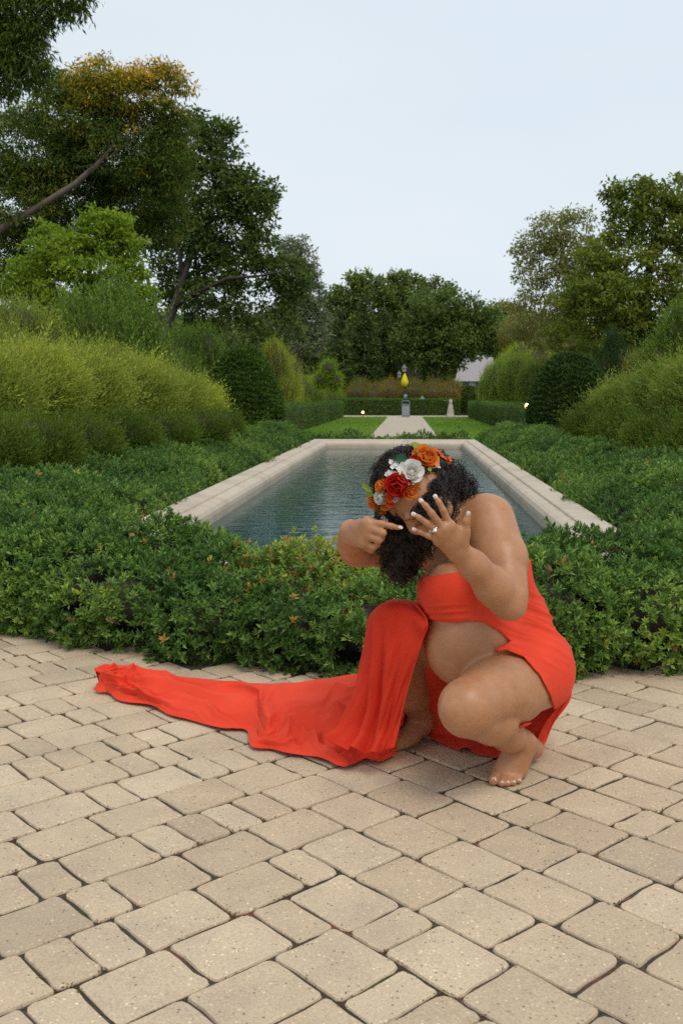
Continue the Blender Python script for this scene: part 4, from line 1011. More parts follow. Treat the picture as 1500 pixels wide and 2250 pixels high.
J = {k: loc(*v) for k, v in dict(hipL=(1165, 1478, 2.74), hipR=(1075, 1440, 2.93), kneeL=(1024, 1556, 2.44), ankL=(1143, 1630, 2.67), heelL=(1170, 1648, 2.77),
    kneeR=(864, 1374, 2.75), ankR=(922, 1580, 2.98), shL=(1074, 1142, 2.63), elL=(1112, 1318, 2.46), wrL=(1006, 1208, 2.36),
    shR=(925, 1195, 2.86), elR=(784, 1208, 2.76), wrR=(770, 1166, 2.56), neck=(1020, 1155, 2.73), head=(915, 1088, 2.56), pelvis=(1130, 1462, 2.87)).items()}
U = J['neck'] - J['pelvis']; U = U / np.linalg.norm(U)
_l = J['shL'] - J['shR']; _f = np.cross(U, _l); TAX = ax3(-_f if _f[1] > 0 else _f, U)       # torso axes
if TAX[0] @ (J['shL'] - J['shR']) < 0: TAX[0] *= -1
def T(s, lat, fr): return J['pelvis'] + (J['neck'] - J['pelvis']) * s + TAX[0] * lat + TAX[1] * fr
# torso
tor = Field()
tor.ell(T(.66, 0, .01), (.150, .105, .155), TAX, .03)
tor.ell(T(.32, 0, .00), (.150, .115, .16), TAX, .05)
tor.ell(T(.02, 0, -.01), (.165, .125, .115), TAX, .05)
tor.ell(loc(1046, 1398, 2.70), (.130, .138, .142), TAX, .035)                  # belly
tor.ell(loc(1010, 1430, 2.69), (.085, .085, .085), None, .05)
for s_, c in ((1, loc(992, 1302, 2.655)), (-1, loc(986, 1300, 2.78))): tor.ell(c, (.078, .074, .085), TAX, .03)
tor.ell(loc(1158, 1472, 2.83), (.108, .108, .105), None, .04); tor.ell(loc(1085, 1455, 3.0), (.105, .105, .10), None, .04)
tor.cap(J['shL'] - TAX[0] * .03, J['neck'] - U * .01, .066, .058, .05); tor.cap(J['shR'] + TAX[0] * .02, J['neck'] - U * .02, .06, .056, .05)
tor.ell(T(.82, .0, -.04), (.13, .06, .10), TAX, .05)
tor.cap(J['neck'] - U * .01, loc(965, 1128, 2.64), .056, .050, .03)
torF = tor.F.copy()
# head
HU = np.array([-.45, -.60, .66]); HF = np.array([.30, -.75, -.55]); HAX = ax3(HF, HU)
if HAX[0][0] < 0: HAX[0] *= -1
hd = Field(); HCN = J['head']
def Hp(l, f, u): return HCN + HAX[0] * l + HAX[1] * f + HAX[2] * u
hd.ell(Hp(0, -.012, .022), (.073, .092, .082), HAX, .01)
hd.ell(Hp(0, .022, -.040), (.058, .062, .078), HAX, .03)
hd.ell(Hp(0, .050, -.098), (.026, .024, .020), HAX, .03)                        # chin
hd.cap(Hp(-.045, .071, .018), Hp(-.012, .082, .010), .010, .010, .014); hd.cap(Hp(.045, .071, .018), Hp(.012, .082, .010), .010, .010, .014)   # brows
hd.cap(Hp(0, .083, .000), Hp(0, .101, -.036), .008, .012, .010)                # nose
for q in (-1, 1):
    hd.ell(Hp(.010 * q, .093, -.040), (.008, .008, .007), HAX, .006)
    hd.ell(Hp(.031 * q, .070, -.004), (.015, .011, .009), HAX, .004)            # lids
    hd.ell(Hp(.040 * q, .055, -.040), (.024, .022, .024), HAX, .02)             # cheeks
    hd.ell(Hp(.076 * q, -.012, -.010), (.008, .016, .027), HAX, .006)           # ears
hd.cap(Hp(-.020, .078, -.066), Hp(.020, .078, -.066), .006, .006, .006); hd.cap(Hp(-.017, .076, -.077), Hp(.017, .076, -.077), .007, .007, .006)   # lips
# collar bones and the hollow above them
tor.cap(loc(985, 1178, 2.60), J['shL'] + np.array([-.03, -.02, .02]), .011, .012, .018)
torF = tor.F.copy()
# legs
def off(p, dx=0, dy=0, dz=0): return p + np.array([dx, dy, dz])
thL = Field()
thL.chain([J['hipL'], J['hipL'] * .45 + J['kneeL'] * .55 + np.array([0, 0, .004]), J['kneeL'] + np.array([.012, .014, .004])], [.110, .092, .071], .02)
thL.ell(J['kneeL'] + np.array([-.006, -.006, .0]), (.064, .062, .066), None, .03); thL.ell(J['kneeL'] + np.array([-.044, -.036, .006]), (.026, .026, .030), None, .02)
thL.ell(J['hipL'] * .62 + J['kneeL'] * .38 + np.array([.0, .0, -.03]), (.085, .09, .075), None, .04)
llL = Field()
kl = J['kneeL'] + np.array([.0, .0, -.012]); al = J['ankL']
llL.chain([kl, kl * .62 + al * .38 + np.array([.008, .0, .006]), kl * .25 + al * .75, al], [.063, .056, .043, .034], .02)
llL.ell(kl * .55 + al * .45 + np.array([.012, .01, .022]), (.055, .058, .040), None, .03)
llL.ell(al + np.array([.030, -.012, .006]), (.012, .012, .014), None, .014); llL.ell(al + np.array([-.028, -.010, .010]), (.012, .012, .014), None, .014)
hl = J['heelL']; hl[2] = max(hl[2], .045)
llL.cap(al, hl, .034, .031, .02)
mets = [loc(1093, 1699, 2.645), loc(1106, 1702, 2.64), loc(1118, 1702, 2.64), loc(1131, 1700, 2.645), loc(1143, 1695, 2.655)]
toes = [loc(1083, 1719, 2.612), loc(1101, 1726, 2.600), loc(1114, 1727, 2.600), loc(1127, 1725, 2.604), loc(1139, 1719, 2.617)]
for q, (a, b_) in enumerate(zip(mets, toes)):
    a[2] = max(a[2], .022); b_[2] = max(b_[2], .009 if q else .012)
    llL.cap(al + (a - mets[2]) * .35 + np.array([0, .0, -.012]), a, .027, .019 if q in (0, 4) else .017, .02)
for q, (a, b_) in enumerate(zip(mets, toes)):
    llL.cap(al + (a - mets[2]) * .5 + np.array([-.004, -.030, -.004]), a + np.array([0, -.006, .012]), .004, .005, .008)
    tf = Field(); rr = (.0135, .0100, .0096, .0092, .0088)[q]
    tf.chain([a, a * .5 + b_ * .5 + np.array([0, 0, .004]), b_], [rr * 1.1, rr * .95, rr], .004); llL.union(tf, .0035)
thR = Field()
thR.chain([J['hipR'], J['hipR'] * .5 + J['kneeR'] * .5, J['kneeR']], [.108, .086, .058], .02)
llR = Field(); kr = J['kneeR'] + np.array([.005, .01, -.01]); ar = J['ankR']
llR.chain([kr, kr * .65 + ar * .35 + np.array([.006, .012, 0]), kr * .25 + ar * .75, ar], [.055, .055, .042, .036], .02)
fr_ = np.array([ar[0] - .075, ar[1] - .085, .022]); llR.cap(ar + np.array([.02, .03, -.02]), ar, .034, .036, .02)
for q in range(5):
    e_ = fr_ + np.array([.05 - .02 * q, -.012 * q + .02, 0]) * 1.0
    llR.cap(ar + np.array([.0, -.01, -.015]), e_, .026, .017, .02); llR.cap(e_, e_ + np.array([-.022, -.032, -.008]), .012, .009, .004)
# arms
aL = Field(); aL.chain([J['shL'], J['shL'] * .5 + J['elL'] * .5 + np.array([.012, .0, .0]), J['elL'] + np.array([.008, .0, .01])], [.068, .063, .047], .02)
fL = Field(); w = J['wrL']; e = J['elL']
fL.chain([e, e * .72 + w * .28, e * .30 + w * .70, w], [.047, .046, .034, .0255], .02)
fL.ell(e + np.array([.012, -.012, -.014]), (.034, .032, .034), None, .02)
def finger(F_, pts, rs, k=.004):
    rs = tuple(r * .92 for r in rs)
    f_ = Field(); P_ = [loc(*p) for p in pts]; f_.chain(P_, rs, .003)
    for p, r in zip(P_[1:-1], rs[1:-1]): f_.ell(p, (r * 1.06,) * 3, None, .003)
    F_.union(f_, k); return P_
knL = [(987, 1155, 2.313), (973, 1161, 2.305), (965, 1173, 2.308), (963, 1187, 2.318)]
for q, p in enumerate(knL):
    fL.cap(w * .7 + loc(*p) * .3 + np.array([0, -.0165, 0]), loc(*p) + np.array([0, -.0085, 0]), .0032, .0042, .006); fL.cap(w + (loc(*p) - loc(*knL[1])) * .35, loc(*p), .0185, .0125, .012)
fL.cap(loc(*knL[0]), loc(*knL[3]), .012, .011, .012); fL.cap((w + loc(*knL[1])) / 2 + np.array([.01, 0, .004]), (w + loc(*knL[2])) / 2, .017, .017, .015)
fL.cap(w, loc(1020, 1176, 2.338), .019, .0135, .012); fL.cap(loc(1014, 1168, 2.335), loc(988, 1158, 2.318), .010, .010, .010)
FL = [finger(fL, [knL[0], (973, 1121, 2.300), (964, 1104, 2.300), (957, 1093, 2.304)], (.0108, .0088, .0076, .0066)),
      finger(fL, [knL[1], (948, 1128, 2.285), (935, 1112, 2.285), (926, 1102, 2.290)], (.0108, .0090, .0078, .0068)),
      finger(fL, [knL[2], (938, 1150, 2.290), (921, 1138, 2.288), (910, 1131, 2.292)], (.0104, .0086, .0075, .0066)),
      finger(fL, [knL[3], (940, 1177, 2.300), (924, 1170, 2.298), (911, 1164, 2.300)], (.0096, .0078, .0068, .0060)),
      finger(fL, [(1014, 1190, 2.345), (1022, 1165, 2.332), (1024, 1145, 2.326), (1029, 1130, 2.326)], (.016, .0122, .0098, .0082), .008)]
aR = Field(); aR.chain([J['shR'], J['shR'] * .5 + J['elR'] * .5, J['elR']], [.062, .058, .048], .02)
fR = Field(); w2 = J['wrR']; e2 = J['elR']; fR.chain([e2, e2 * .7 + w2 * .3, e2 * .25 + w2 * .75, w2], [.047, .046, .034, .027], .02)
knR = [(808, 1148, 2.475), (814, 1161, 2.466), (810, 1178, 2.470), (801, 1194, 2.482)]
for q, p in enumerate(knR): fR.cap(w2 + (loc(*p) - loc(*knR[1])) * .5, loc(*p), .019, .0135, .012)
fR.cap(loc(*knR[0]), loc(*knR[3]), .013, .012, .012); fR.cap((w2 + loc(*knR[1])) / 2, (w2 + loc(*knR[3])) / 2, .019, .017, .015)
FR = [finger(fR, [knR[0], (838, 1151, 2.455), (860, 1156, 2.455), (877, 1160, 2.455)], (.0115, .0096, .0082, .0070)),
      finger(fR, [knR[1], (841, 1171, 2.448), (838, 1183, 2.470), (824, 1184, 2.486)], (.0115, .0100, .0088, .0078)),
      finger(fR, [knR[2], (832, 1187, 2.452), (828, 1197, 2.474), (814, 1196, 2.488)], (.0112, .0098, .0084, .0076)),
      finger(fR, [knR[3], (820, 1203, 2.466), (816, 1210, 2.482), (804, 1206, 2.492)], (.0104, .0090, .0078, .0070)),
      finger(fR, [(778, 1180, 2.55), (800, 1194, 2.515), (812, 1198, 2.50), (822, 1196, 2.495)], (.016, .0125, .0105, .0088), .008)]
# assemble: limbs keep a crease where they press against the body
body = Field(); body.F = torF.copy()
body.union(hd, .012); body.union(thL, .012); body.union(thR, .015); body.union(llL, .007); body.union(llR, .010)
body.union(aL, .018); body.union(fL, .006); body.union(aR, .02); body.union(fR, .008)
V, Q = surface_nets(body.F, 3)
SKIN, nt, b = new_mat('skin')
g = N(nt, 'ShaderNodeNewGeometry'); n1 = N(nt, 'ShaderNodeTexNoise', Scale=13.0, Detail=8.0, Roughness=0.72); n2 = N(nt, 'ShaderNodeTexNoise', Scale=260.0, Detail=2.0)
nt.links.new(g.outputs['Position'], n1.inputs['Vector']); nt.links.new(g.outputs['Position'], n2.inputs['Vector'])
r1 = ramp(nt, [(0.25, (0.33, 0.135, 0.062)), (0.5, (0.415, 0.195, 0.094)), (0.75, (0.475, 0.238, 0.120))], n1.outputs['Fac'])
nt.links.new(r1.outputs['Color'], b.inputs['Base Color']); b.inputs['Roughness'].default_value = 0.42; b.inputs['Specular IOR Level'].default_value = 0.42
b.inputs['Subsurface Weight'].default_value = 0.12; b.inputs['Subsurface Radius'].default_value = (1.0, 0.35, 0.2); b.inputs['Subsurface Scale'].default_value = 0.012
n3 = N(nt, 'ShaderNodeTexNoise', Scale=42.0, Detail=5.0, Roughness=0.6); nt.links.new(g.outputs['Position'], n3.inputs['Vector'])
bp0 = N(nt, 'ShaderNodeBump', Strength=0.35, Distance=0.0022); nt.links.new(n3.outputs['Fac'], bp0.inputs['Height'])
bp = N(nt, 'ShaderNodeBump', Strength=0.2, Distance=0.0008); nt.links.new(n2.outputs['Fac'], bp.inputs['Height']); nt.links.new(bp0.outputs['Normal'], bp.inputs['Normal']); nt.links.new(bp.outputs['Normal'], b.inputs['Normal'])
plink('body', mesh_np('body', toP(V), Q, True), SKIN)

# ---------------------------------------------------------------- the gown
def cloth_mat(name, sheer):
    m, nt, b = new_mat(name)
    g = N(nt, 'ShaderNodeNewGeometry'); n = N(nt, 'ShaderNodeTexNoise', Scale=380.0, Detail=2.0); n1 = N(nt, 'ShaderNodeTexNoise', Scale=7.0, Detail=3.0)
    nt.links.new(g.outputs['Position'], n.inputs['Vector']); nt.links.new(g.outputs['Position'], n1.inputs['Vector'])
    r = ramp(nt, [(0.3, (0.76, 0.056, 0.024)), (0.7, (0.86, 0.076, 0.034))], n1.outputs['Fac'])
    nt.links.new(r.outputs['Color'], b.inputs['Base Color']); b.inputs['Roughness'].default_value = 0.8; b.inputs['Specular IOR Level'].default_value = 0.2
    b.inputs['Sheen Weight'].default_value = 0.15; b.inputs['Sheen Tint'].default_value = (1, .45, .3, 1); b.inputs['Sheen Roughness'].default_value = .4
    bp = N(nt, 'ShaderNodeBump', Strength=0.25, Distance=0.001); nt.links.new(n.outputs['Fac'], bp.inputs['Height']); nt.links.new(bp.outputs['Normal'], b.inputs['Normal'])
    tr = N(nt, 'ShaderNodeBsdfTranslucent'); nt.links.new(r.outputs['Color'], tr.inputs['Color']); mx = N(nt, 'ShaderNodeMixShader', Fac=.14)
    out = nt.nodes['Material Output']; nt.links.new(b.outputs['BSDF'], mx.inputs[1]); nt.links.new(tr.outputs['BSDF'], mx.inputs[2])
    if sheer:
        tp = N(nt, 'ShaderNodeBsdfTransparent', Color=(1.0, .25, .16, 1)); m2 = N(nt, 'ShaderNodeMixShader', Fac=sheer)
        nt.links.new(mx.outputs['Shader'], m2.inputs[1]); nt.links.new(tp.outputs['BSDF'], m2.inputs[2]); nt.links.new(m2.outputs['Shader'], out.inputs['Surface'])
    else: nt.links.new(mx.outputs['Shader'], out.inputs['Surface'])
    return m
CLOTH = cloth_mat('orange_red_cloth', 0); SHEER = cloth_mat('sheer_orange_red_cloth', 0.32)
def poly_sd(X, Y, poly):
    """signed distance in pixels, negative inside"""
    P = np.array(poly, float); d = np.full(X.shape, 1e9); s = np.zeros(X.shape, bool)
    for i in range(len(P)):
        a, b_ = P[i], P[(i + 1) % len(P)]; e_ = b_ - a
        t = np.clip(((X - a[0]) * e_[0] + (Y - a[1]) * e_[1]) / (e_ @ e_), 0, 1)
        d = np.minimum(d, np.hypot(X - a[0] - t * e_[0], Y - a[1] - t * e_[1]))
        c = ((a[1] <= Y) & (b_[1] > Y)) | ((b_[1] <= Y) & (a[1] > Y))
        s ^= c & (X < a[0] + (Y - a[1]) / np.where(b_[1] == a[1], 1e-9, b_[1] - a[1]) * e_[0])
    return np.where(s, -d, d)
gw = Field(); gw.F = torF.copy(); gw.union(thL, .05); gw.union(thR, .05)
gw.ell(loc(990, 1300, 2.70), (.095, .068, .070), TAX, .03)
g_ = gw.F - 0.0075
near = np.argwhere(np.abs(g_) < .02); Pn = near * VOX + GLO
dy = Pn[:, 1]; cz, sz_ = math.cos(PITCH), math.sin(PITCH); zr = Pn[:, 2] - H
fw = dy * cz - zr * sz_; Xp = 750 + FPX * Pn[:, 0] / fw; Yp_ = 1125 - FPX * (dy * sz_ + zr * cz) / fw
EXPO = [(860, 1350), (925, 1356), (965, 1366), (1000, 1368), (1040, 1364), (1062, 1366), (1090, 1383), (1124, 1410), (1086, 1430), (1112, 1428), (1150, 1444), (1185, 1484), (1208, 1529), (1216, 1560), (1206, 1582), (1150, 1590), (900, 1720), (760, 1600), (760, 1340)]
ex = -poly_sd(Xp, Yp_, EXPO) / 800.0                                          # >0 inside the bare area
sd_b = (Pn - T(.2, 0, 0)) @ TAX[1] + .085                                      # behind the back stays covered
ex = np.minimum(ex, sd_b)
# top edge of the bandeau: a tilted plane round the chest
A_, B_ = loc(912, 1271, 2.64), loc(1022, 1254, 2.62); back = T(.60, 0, -.12)
nrm_ = np.cross(B_ - A_, back - A_); nrm_ /= np.linalg.norm(nrm_); nrm_ *= np.sign(nrm_ @ U)
tp_ = (Pn - A_) @ nrm_
low = .30 - np.linalg.norm(Pn - J['hipL'], axis=1); lowR = .24 - np.linalg.norm(Pn - J['hipR'], axis=1)
lim = np.minimum(-(np.maximum(low, np.maximum(lowR, (Pn[:, 2] - .36)))), 1)
dd = np.maximum.reduce([g_[tuple(near.T)], ex, tp_, lim])
G = np.where(g_ > 0, .03, -.03).astype(np.float32); 
# deep interior: outside the garment where the cuts apply
G[g_ <= -.02] = .03
inner = (-.0175 - g_[tuple(near.T)])                                           # keep only a shell
G[tuple(near.T)] = np.maximum(dd, inner)
Vg, Qg = surface_nets(G, 3)
# tension creases: they run from under the arm towards the hip and along the band under the bust
_fw = Vg[:, 1] * cz - (Vg[:, 2] - H) * sz_; _X = 750 + FPX * Vg[:, 0] / _fw; _Y = 1125 - FPX * (Vg[:, 1] * sz_ + (Vg[:, 2] - H) * cz) / _fw
fnq = np.cross(Vg[Qg[:, 2]] - Vg[Qg[:, 0]], Vg[Qg[:, 3]] - Vg[Qg[:, 1]]); vn = np.zeros_like(Vg)
for c in range(3):
    for j in range(4): vn[:, c] += np.bincount(Qg[:, j], fnq[:, c], len(Vg))
vn = norm(vn)
def _cr(w_, p=1.7): return (1 - np.abs(np.sin(PI * w_))) ** p
_wn = fnoise(Vg, 9, 61)
hipm = np.clip((_X - 1040) / 60, 0, 1) * np.clip((_Y - 1285) / 40, 0, 1) * np.clip((1500 - _Y) / 90, 0, 1)
bandm = np.clip((1080 - _X) / 60, 0, 1) * np.clip((_Y - 1318) / 25, 0, 1)
Vg = Vg + vn * (.0042 * hipm * _cr((_Y - .62 * _X) / 34 + .45 * _wn) + .0024 * hipm * _cr((_Y - .45 * _X) / 17 + .6 * _wn, 1.3) + .0030 * bandm * _cr((_Y + .10 * _X) / 15 + .6 * _wn, 1.5) + .0008 * fnoise(Vg, 45, 62))[:, None]
dress = plink('dress', mesh_np('dress', toP(Vg), Qg, True), CLOTH)

def crom(P, n):
    """Catmull-Rom through the rows of P (k,3) to n samples"""
    P = np.asarray(P, float); k = len(P); t = np.linspace(0, k - 1, n); i = np.clip(t.astype(int), 0, k - 2); f = (t - i)[:, None]
    p1, p2 = P[i], P[i + 1]; p0 = np.where((i > 0)[:, None], P[np.maximum(i - 1, 0)], 2 * p1 - p2); p3 = np.where((i < k - 2)[:, None], P[np.minimum(i + 2, k - 1)], 2 * p2 - p1)
    return .5 * (2 * p1 + (p2 - p0) * f + (2 * p0 - 5 * p1 + 4 * p2 - p3) * f ** 2 + (3 * p1 - p0 - 3 * p2 + p3) * f ** 3)
def loft(curves, nu, nv, disp=None, zmin=.009):
    """curves: list of control polylines (each a list of 3-d points); u runs along the list, v along each curve"""
    A = np.array([crom(c, nv) for c in curves])
    S = np.array([crom(A[:, j], nu) for j in range(nv)]).transpose(1, 0, 2)          # (nu, nv, 3)
    du = np.gradient(S, axis=0); dv = np.gradient(S, axis=1); Nn = norm(np.cross(du, dv))
    if disp is not None:
        uu, vv = np.meshgrid(np.linspace(0, 1, nu), np.linspace(0, 1, nv), indexing='ij')
        S = S + disp(uu, vv, Nn, S)
    S[..., 2] = np.maximum(S[..., 2], zmin)
    i = (np.arange(nu - 1)[:, None] * nv + np.arange(nv - 1)[None]).ravel()
    return S.reshape(-1, 3), np.stack([i, i + nv, i + nv + 1, i + 1], -1)
def sheet_obj(name, S, F, mat, thick=.0022):
    o = plink(name, mesh_np(name, toP(S), F, True), mat, dress)
    md = o.modifiers.new('cloth_thickness', 'SOLIDIFY'); md.thickness = thick; md.offset = 0
    return o
lp = lambda L: [loc(*q) for q in L]
# sheer front panel over the raised knee
cols = [lp([(842, 1326, 2.86), (812, 1352, 2.82), (801, 1400, 2.81), (789, 1470, 2.80), (770, 1540, 2.78), (742, 1592, 2.76), (712, 1622, 2.74)]),
        lp([(858, 1318, 2.80), (832, 1336, 2.715), (824, 1400, 2.69), (817, 1470, 2.69), (806, 1540, 2.70), (790, 1600, 2.70), (772, 1645, 2.67)]),
        lp([(880, 1317, 2.80), (866, 1332, 2.69), (856, 1405, 2.665), (848, 1470, 2.66), (838, 1545, 2.67), (828, 1605, 2.68), (815, 1655, 2.65)]),
        lp([(900, 1319, 2.80), (902, 1345, 2.68), (892, 1405, 2.655), (880, 1470, 2.65), (866, 1540, 2.66), (856, 1600, 2.67), (846, 1650, 2.65)]),
        lp([(912, 1326, 2.70), (938, 1366, 2.632), (925, 1412, 2.640), (908, 1466, 2.65), (893, 1520, 2.66), (878, 1582, 2.67), (869, 1632, 2.665)])]
def fold_panel(u, v, Nn, S):
    w_ = 1.5 * np.clip((v - .13) / .5, 0, 1)
    uw = u + .05 * np.sin(5 * v + 1)
    d = w_ * (.017 * np.exp(-((uw - .16) / .055) ** 2) - .010 * np.exp(-((uw - .27) / .05) ** 2) + .013 * np.exp(-((uw - .38) / .05) ** 2) - .006 * np.exp(-((uw - .50) / .06) ** 2) + .007 * np.exp(-((uw - .64) / .06) ** 2))
    d = d + .003 * np.sin(7 * v + 9 * u) * np.clip(v - .1, 0, 1) + .0016 * np.sin(23 * v + 31 * u + 4 * np.sin(9 * u)) * w_
    pull = .007 * np.sin(2 * PI * (1.6 * u - 3.4 * v)) * np.exp(-((v - .20) / .09) ** 2) * np.clip(u - .25, 0, 1) * 1.6
    d = d + .012 * np.clip((v - .86) / .14, 0, 1) * np.sin(2 * PI * (3.1 * u + 2.0 * v))
    return Nn * (d + pull)[..., None]
S, F = loft(cols, 90, 110, fold_panel); sheet_obj('front_panel', S, F, SHEER)
# slit hem: a thin rolled edge
q = MB(); q.tube(toP(crom(cols[4], 60)), .0026, 6); plink('slit_hem', q.mesh('slit_hem', True), CLOTH, dress)
# back drape falling behind the legs to the ground
rows = [lp([(868, 1462, 3.02), (1000, 1470, 2.99), (1080, 1490, 3.00), (1165, 1490, 2.99), (1232, 1478, 2.87), (1243, 1462, 2.84)]),
        lp([(864, 1540, 3.06), (1000, 1552, 3.00), (1080, 1572, 2.99), (1160, 1572, 2.95), (1238, 1540, 2.85), (1249, 1528, 2.82)]),
        lp([(866, 1588, 3.09), (1010, 1618, 2.95), (1080, 1632, 2.93), (1150, 1622, 2.90), (1200, 1596, 2.84), (1214, 1584, 2.82)]),
        lp([(880, 1600, 3.08), (1004, 1645, 2.86), (1062, 1662, 2.815), (1104, 1670, 2.79), (1172, 1646, 2.79), (1182, 1634, 2.79)])]
S, F = loft(rows, 60, 110, lambda u, v, Nn, S: Nn * (.010 * (.3 + u) * np.sin(2 * PI * (3.5 * v + .3 * u)) + .004 * np.sin(2 * PI * (9 * v - u)))[..., None]); sheet_obj('back_drape', S, F, CLOTH)
# train: stations from her legs out to the far tip, each from the hidden far hem over the ridge to the near hem
st = [((900, 1500, 3.06), (868, 1664)), ((835, 1486, 3.09), (838, 1672)), ((790, 1482, 3.12), (800, 1672)), ((740, 1488, 3.16), (737, 1681)), ((700, 1494, 3.20), (680, 1664)), ((645, 1500, 3.26), (604, 1652)), ((610, 1502, 3.30), (560, 1640)),
      ((580, 1503, 3.33), (545, 1606)), ((500, 1498, 3.42), (470, 1598)), ((420, 1489, 3.48), (400, 1580)), ((350, 1480, 3.52), (340, 1556)), ((300, 1466, 3.56), (288, 1540)), ((262, 1462, 3.56), (236, 1526)), ((228, 1462, 3.52), (216, 1522)), ((208, 1470, 3.50), (208, 1518))]
def gl(px, py):
    w_ = gnd(px, py, .010); return np.array([w_[0] * CY + w_[1] * SY, -w_[0] * SY + w_[1] * CY, w_[2]])
cur = []
for (a, b_) in st:
    r = loc(*a); r[2] = max(r[2], .035); e_ = gl(*b_); h0 = r.copy(); h0[1] += .03 + .35 * r[2]; h0[2] = .009
    c1 = r + (e_ - r) * .25; c1[2] = r[2] * .66 + .012; c2 = r + (e_ - r) * .55; c2[2] = r[2] * .30 + .020; c3 = r + (e_ - r) * .82; c3[2] = .014
    cur.append([h0, r, c1, c2, c3, e_])
def crest(w_, p=1.6):
    """sharp crests with broad hollows"""
    return (1 - np.abs(np.sin(PI * w_))) ** p
def fold_train(u, v, Nn, S):
    edge = np.clip((1 - v) / .17, .10, 1); w_ = np.clip((v - .22) / .12, 0, 1) * edge
    low = np.clip((v - .36) / .22, 0, 1)
    wp = .55 * np.sin(2 * PI * (1.1 * u + .3 * v)) + .30 * np.sin(2 * PI * (2.7 * u - .8 * v) + 1) + .16 * np.sin(2 * PI * (6.1 * u + 1.4 * v) + 2) + .07 * np.sin(2 * PI * (13 * u - 2 * v))
    am = .65 + .35 * np.sin(2 * PI * (1.9 * u + .7 * v) + .5)
    d = .036 * low * am * crest(2.3 * v + wp - 1.4 * u) + .024 * low * crest(4.7 * v + 1.4 * wp + 1.1 * u, 1.3) * (1.2 - am) + .010 * crest(8.5 * v + 2.2 * wp - 2 * u, 1.2) * (.35 + .65 * low)
    d = d + .030 * (1 - low) * crest(1.15 * v + .35 * wp + .9 * u + .15, 2.2)
    left = np.clip((u - .64) / .2, 0, 1)                                             # gathered, twisted end
    g1 = 6.5 * u + .9 * np.sin(3.4 * v + 1) + .5 * wp
    d = d * (1 - .3 * left) + left * (.034 * crest(g1 + .8 * v, 1.8) + .024 * crest(1.7 * g1 - 2.6 * v + .6, 1.5)) * np.clip((1.0 - u) / .14, .08, 1)
    heap = np.exp(-((u - .15) / .16) ** 2) * np.clip((v - .52) / .12, 0, 1)            # crumpled heap by the panel
    h1 = .5 * np.sin(2 * PI * (3.1 * u + 1.3 * v)) + .35 * np.sin(2 * PI * (2.2 * v - 5.2 * u) + 1)
    d = d + heap * (.040 * crest(3.2 * v + 5.1 * u + h1, 1.5) + .030 * crest(5.4 * v - 8 * u + 1.3 * h1, 1.5) + .014 * crest(9 * v + 17 * u + 2 * h1, 1.2))
    d = d * (1 - left * .75 * np.clip((.50 - v) / .2, 0, 1))
    d = d * w_ + .0012 * np.sin(60 * u + 13 * v)
    o = np.zeros(S.shape); o[..., 2] = d + .004 * w_; o[..., 1] = .6 * d * np.sin(17 * u + 5 * v); o[..., 0] = .4 * d * np.cos(11 * v + 9 * u)
    rim = np.clip((v - .90) / .10, 0, 1)
    o[..., 1] += rim * (.012 * np.sin(21 * u + 1) + .009 * np.sin(53 * u)); o[..., 0] += rim * .010 * np.sin(37 * u)
    o[..., 0] += .10 * np.exp(-((v - .60) / .11) ** 2) * np.clip((u - .90) / .10, 0, 1)
    return o
S, F = loft(cur, 420, 170, fold_train); sheet_obj('train', S, F, CLOTH)
# ---------------------------------------------------------------- hair
HAIRM, nt, b = new_mat('black_curly_hair')
a = N(nt, 'ShaderNodeAttribute', attribute_name='tint')
r = ramp(nt, [(0.0, (0.008, 0.006, 0.005)), (0.7, (0.020, 0.014, 0.011)), (1.0, (0.055, 0.034, 0.023))], a.outputs['Fac'])
nt.links.new(r.outputs['Color'], b.inputs['Base Color']); b.inputs['Roughness'].default_value = 0.42; b.inputs['Specular IOR Level'].default_value = 0.45
hair = []
# lobes of the curly mass: pixel, depth, radius px (x, y), drawn round the bowed head
HL = [(885, 1030, 2.60, 46, 44), (850, 1050, 2.60, 30, 40), (915, 1022, 2.61, 45, 36), (950, 1030, 2.63, 40, 36), (975, 1050, 2.65, 42, 40), (1000, 1075, 2.67, 36, 34), (1012, 1070, 2.70, 32, 34), (965, 1085, 2.625, 34, 34), (955, 1062, 2.60, 26, 30), (985, 1100, 2.66, 26, 24), (965, 1066, 2.55, 24, 28), (976, 1096, 2.57, 22, 26), (962, 1048, 2.555, 26, 22), (985, 1120, 2.60, 16, 20), (950, 1078, 2.50, 17, 20), (940, 1100, 2.48, 13, 16), (930, 1120, 2.472, 11, 13), (958, 1110, 2.52, 16, 22), (1008, 1092, 2.69, 28, 24),
      (880, 1165, 2.64, 34, 36), (862, 1185, 2.66, 30, 38), (900, 1195, 2.66, 34, 40), (880, 1225, 2.67, 36, 38), (870, 1250, 2.68, 26, 26), (898, 1250, 2.68, 24, 24), (850, 1140, 2.60, 22, 30), (905, 1165, 2.61, 24, 26), (872, 1268, 2.685, 18, 12), (930, 1185, 2.64, 26, 30)]
hc = np.array([loc(*q[:3]) for q in HL]); hr = np.array([[q[3] * mpp(q[2]), (q[3] + q[4]) / 2 * mpp(q[2]), q[4] * mpp(q[2])] for q in HL])
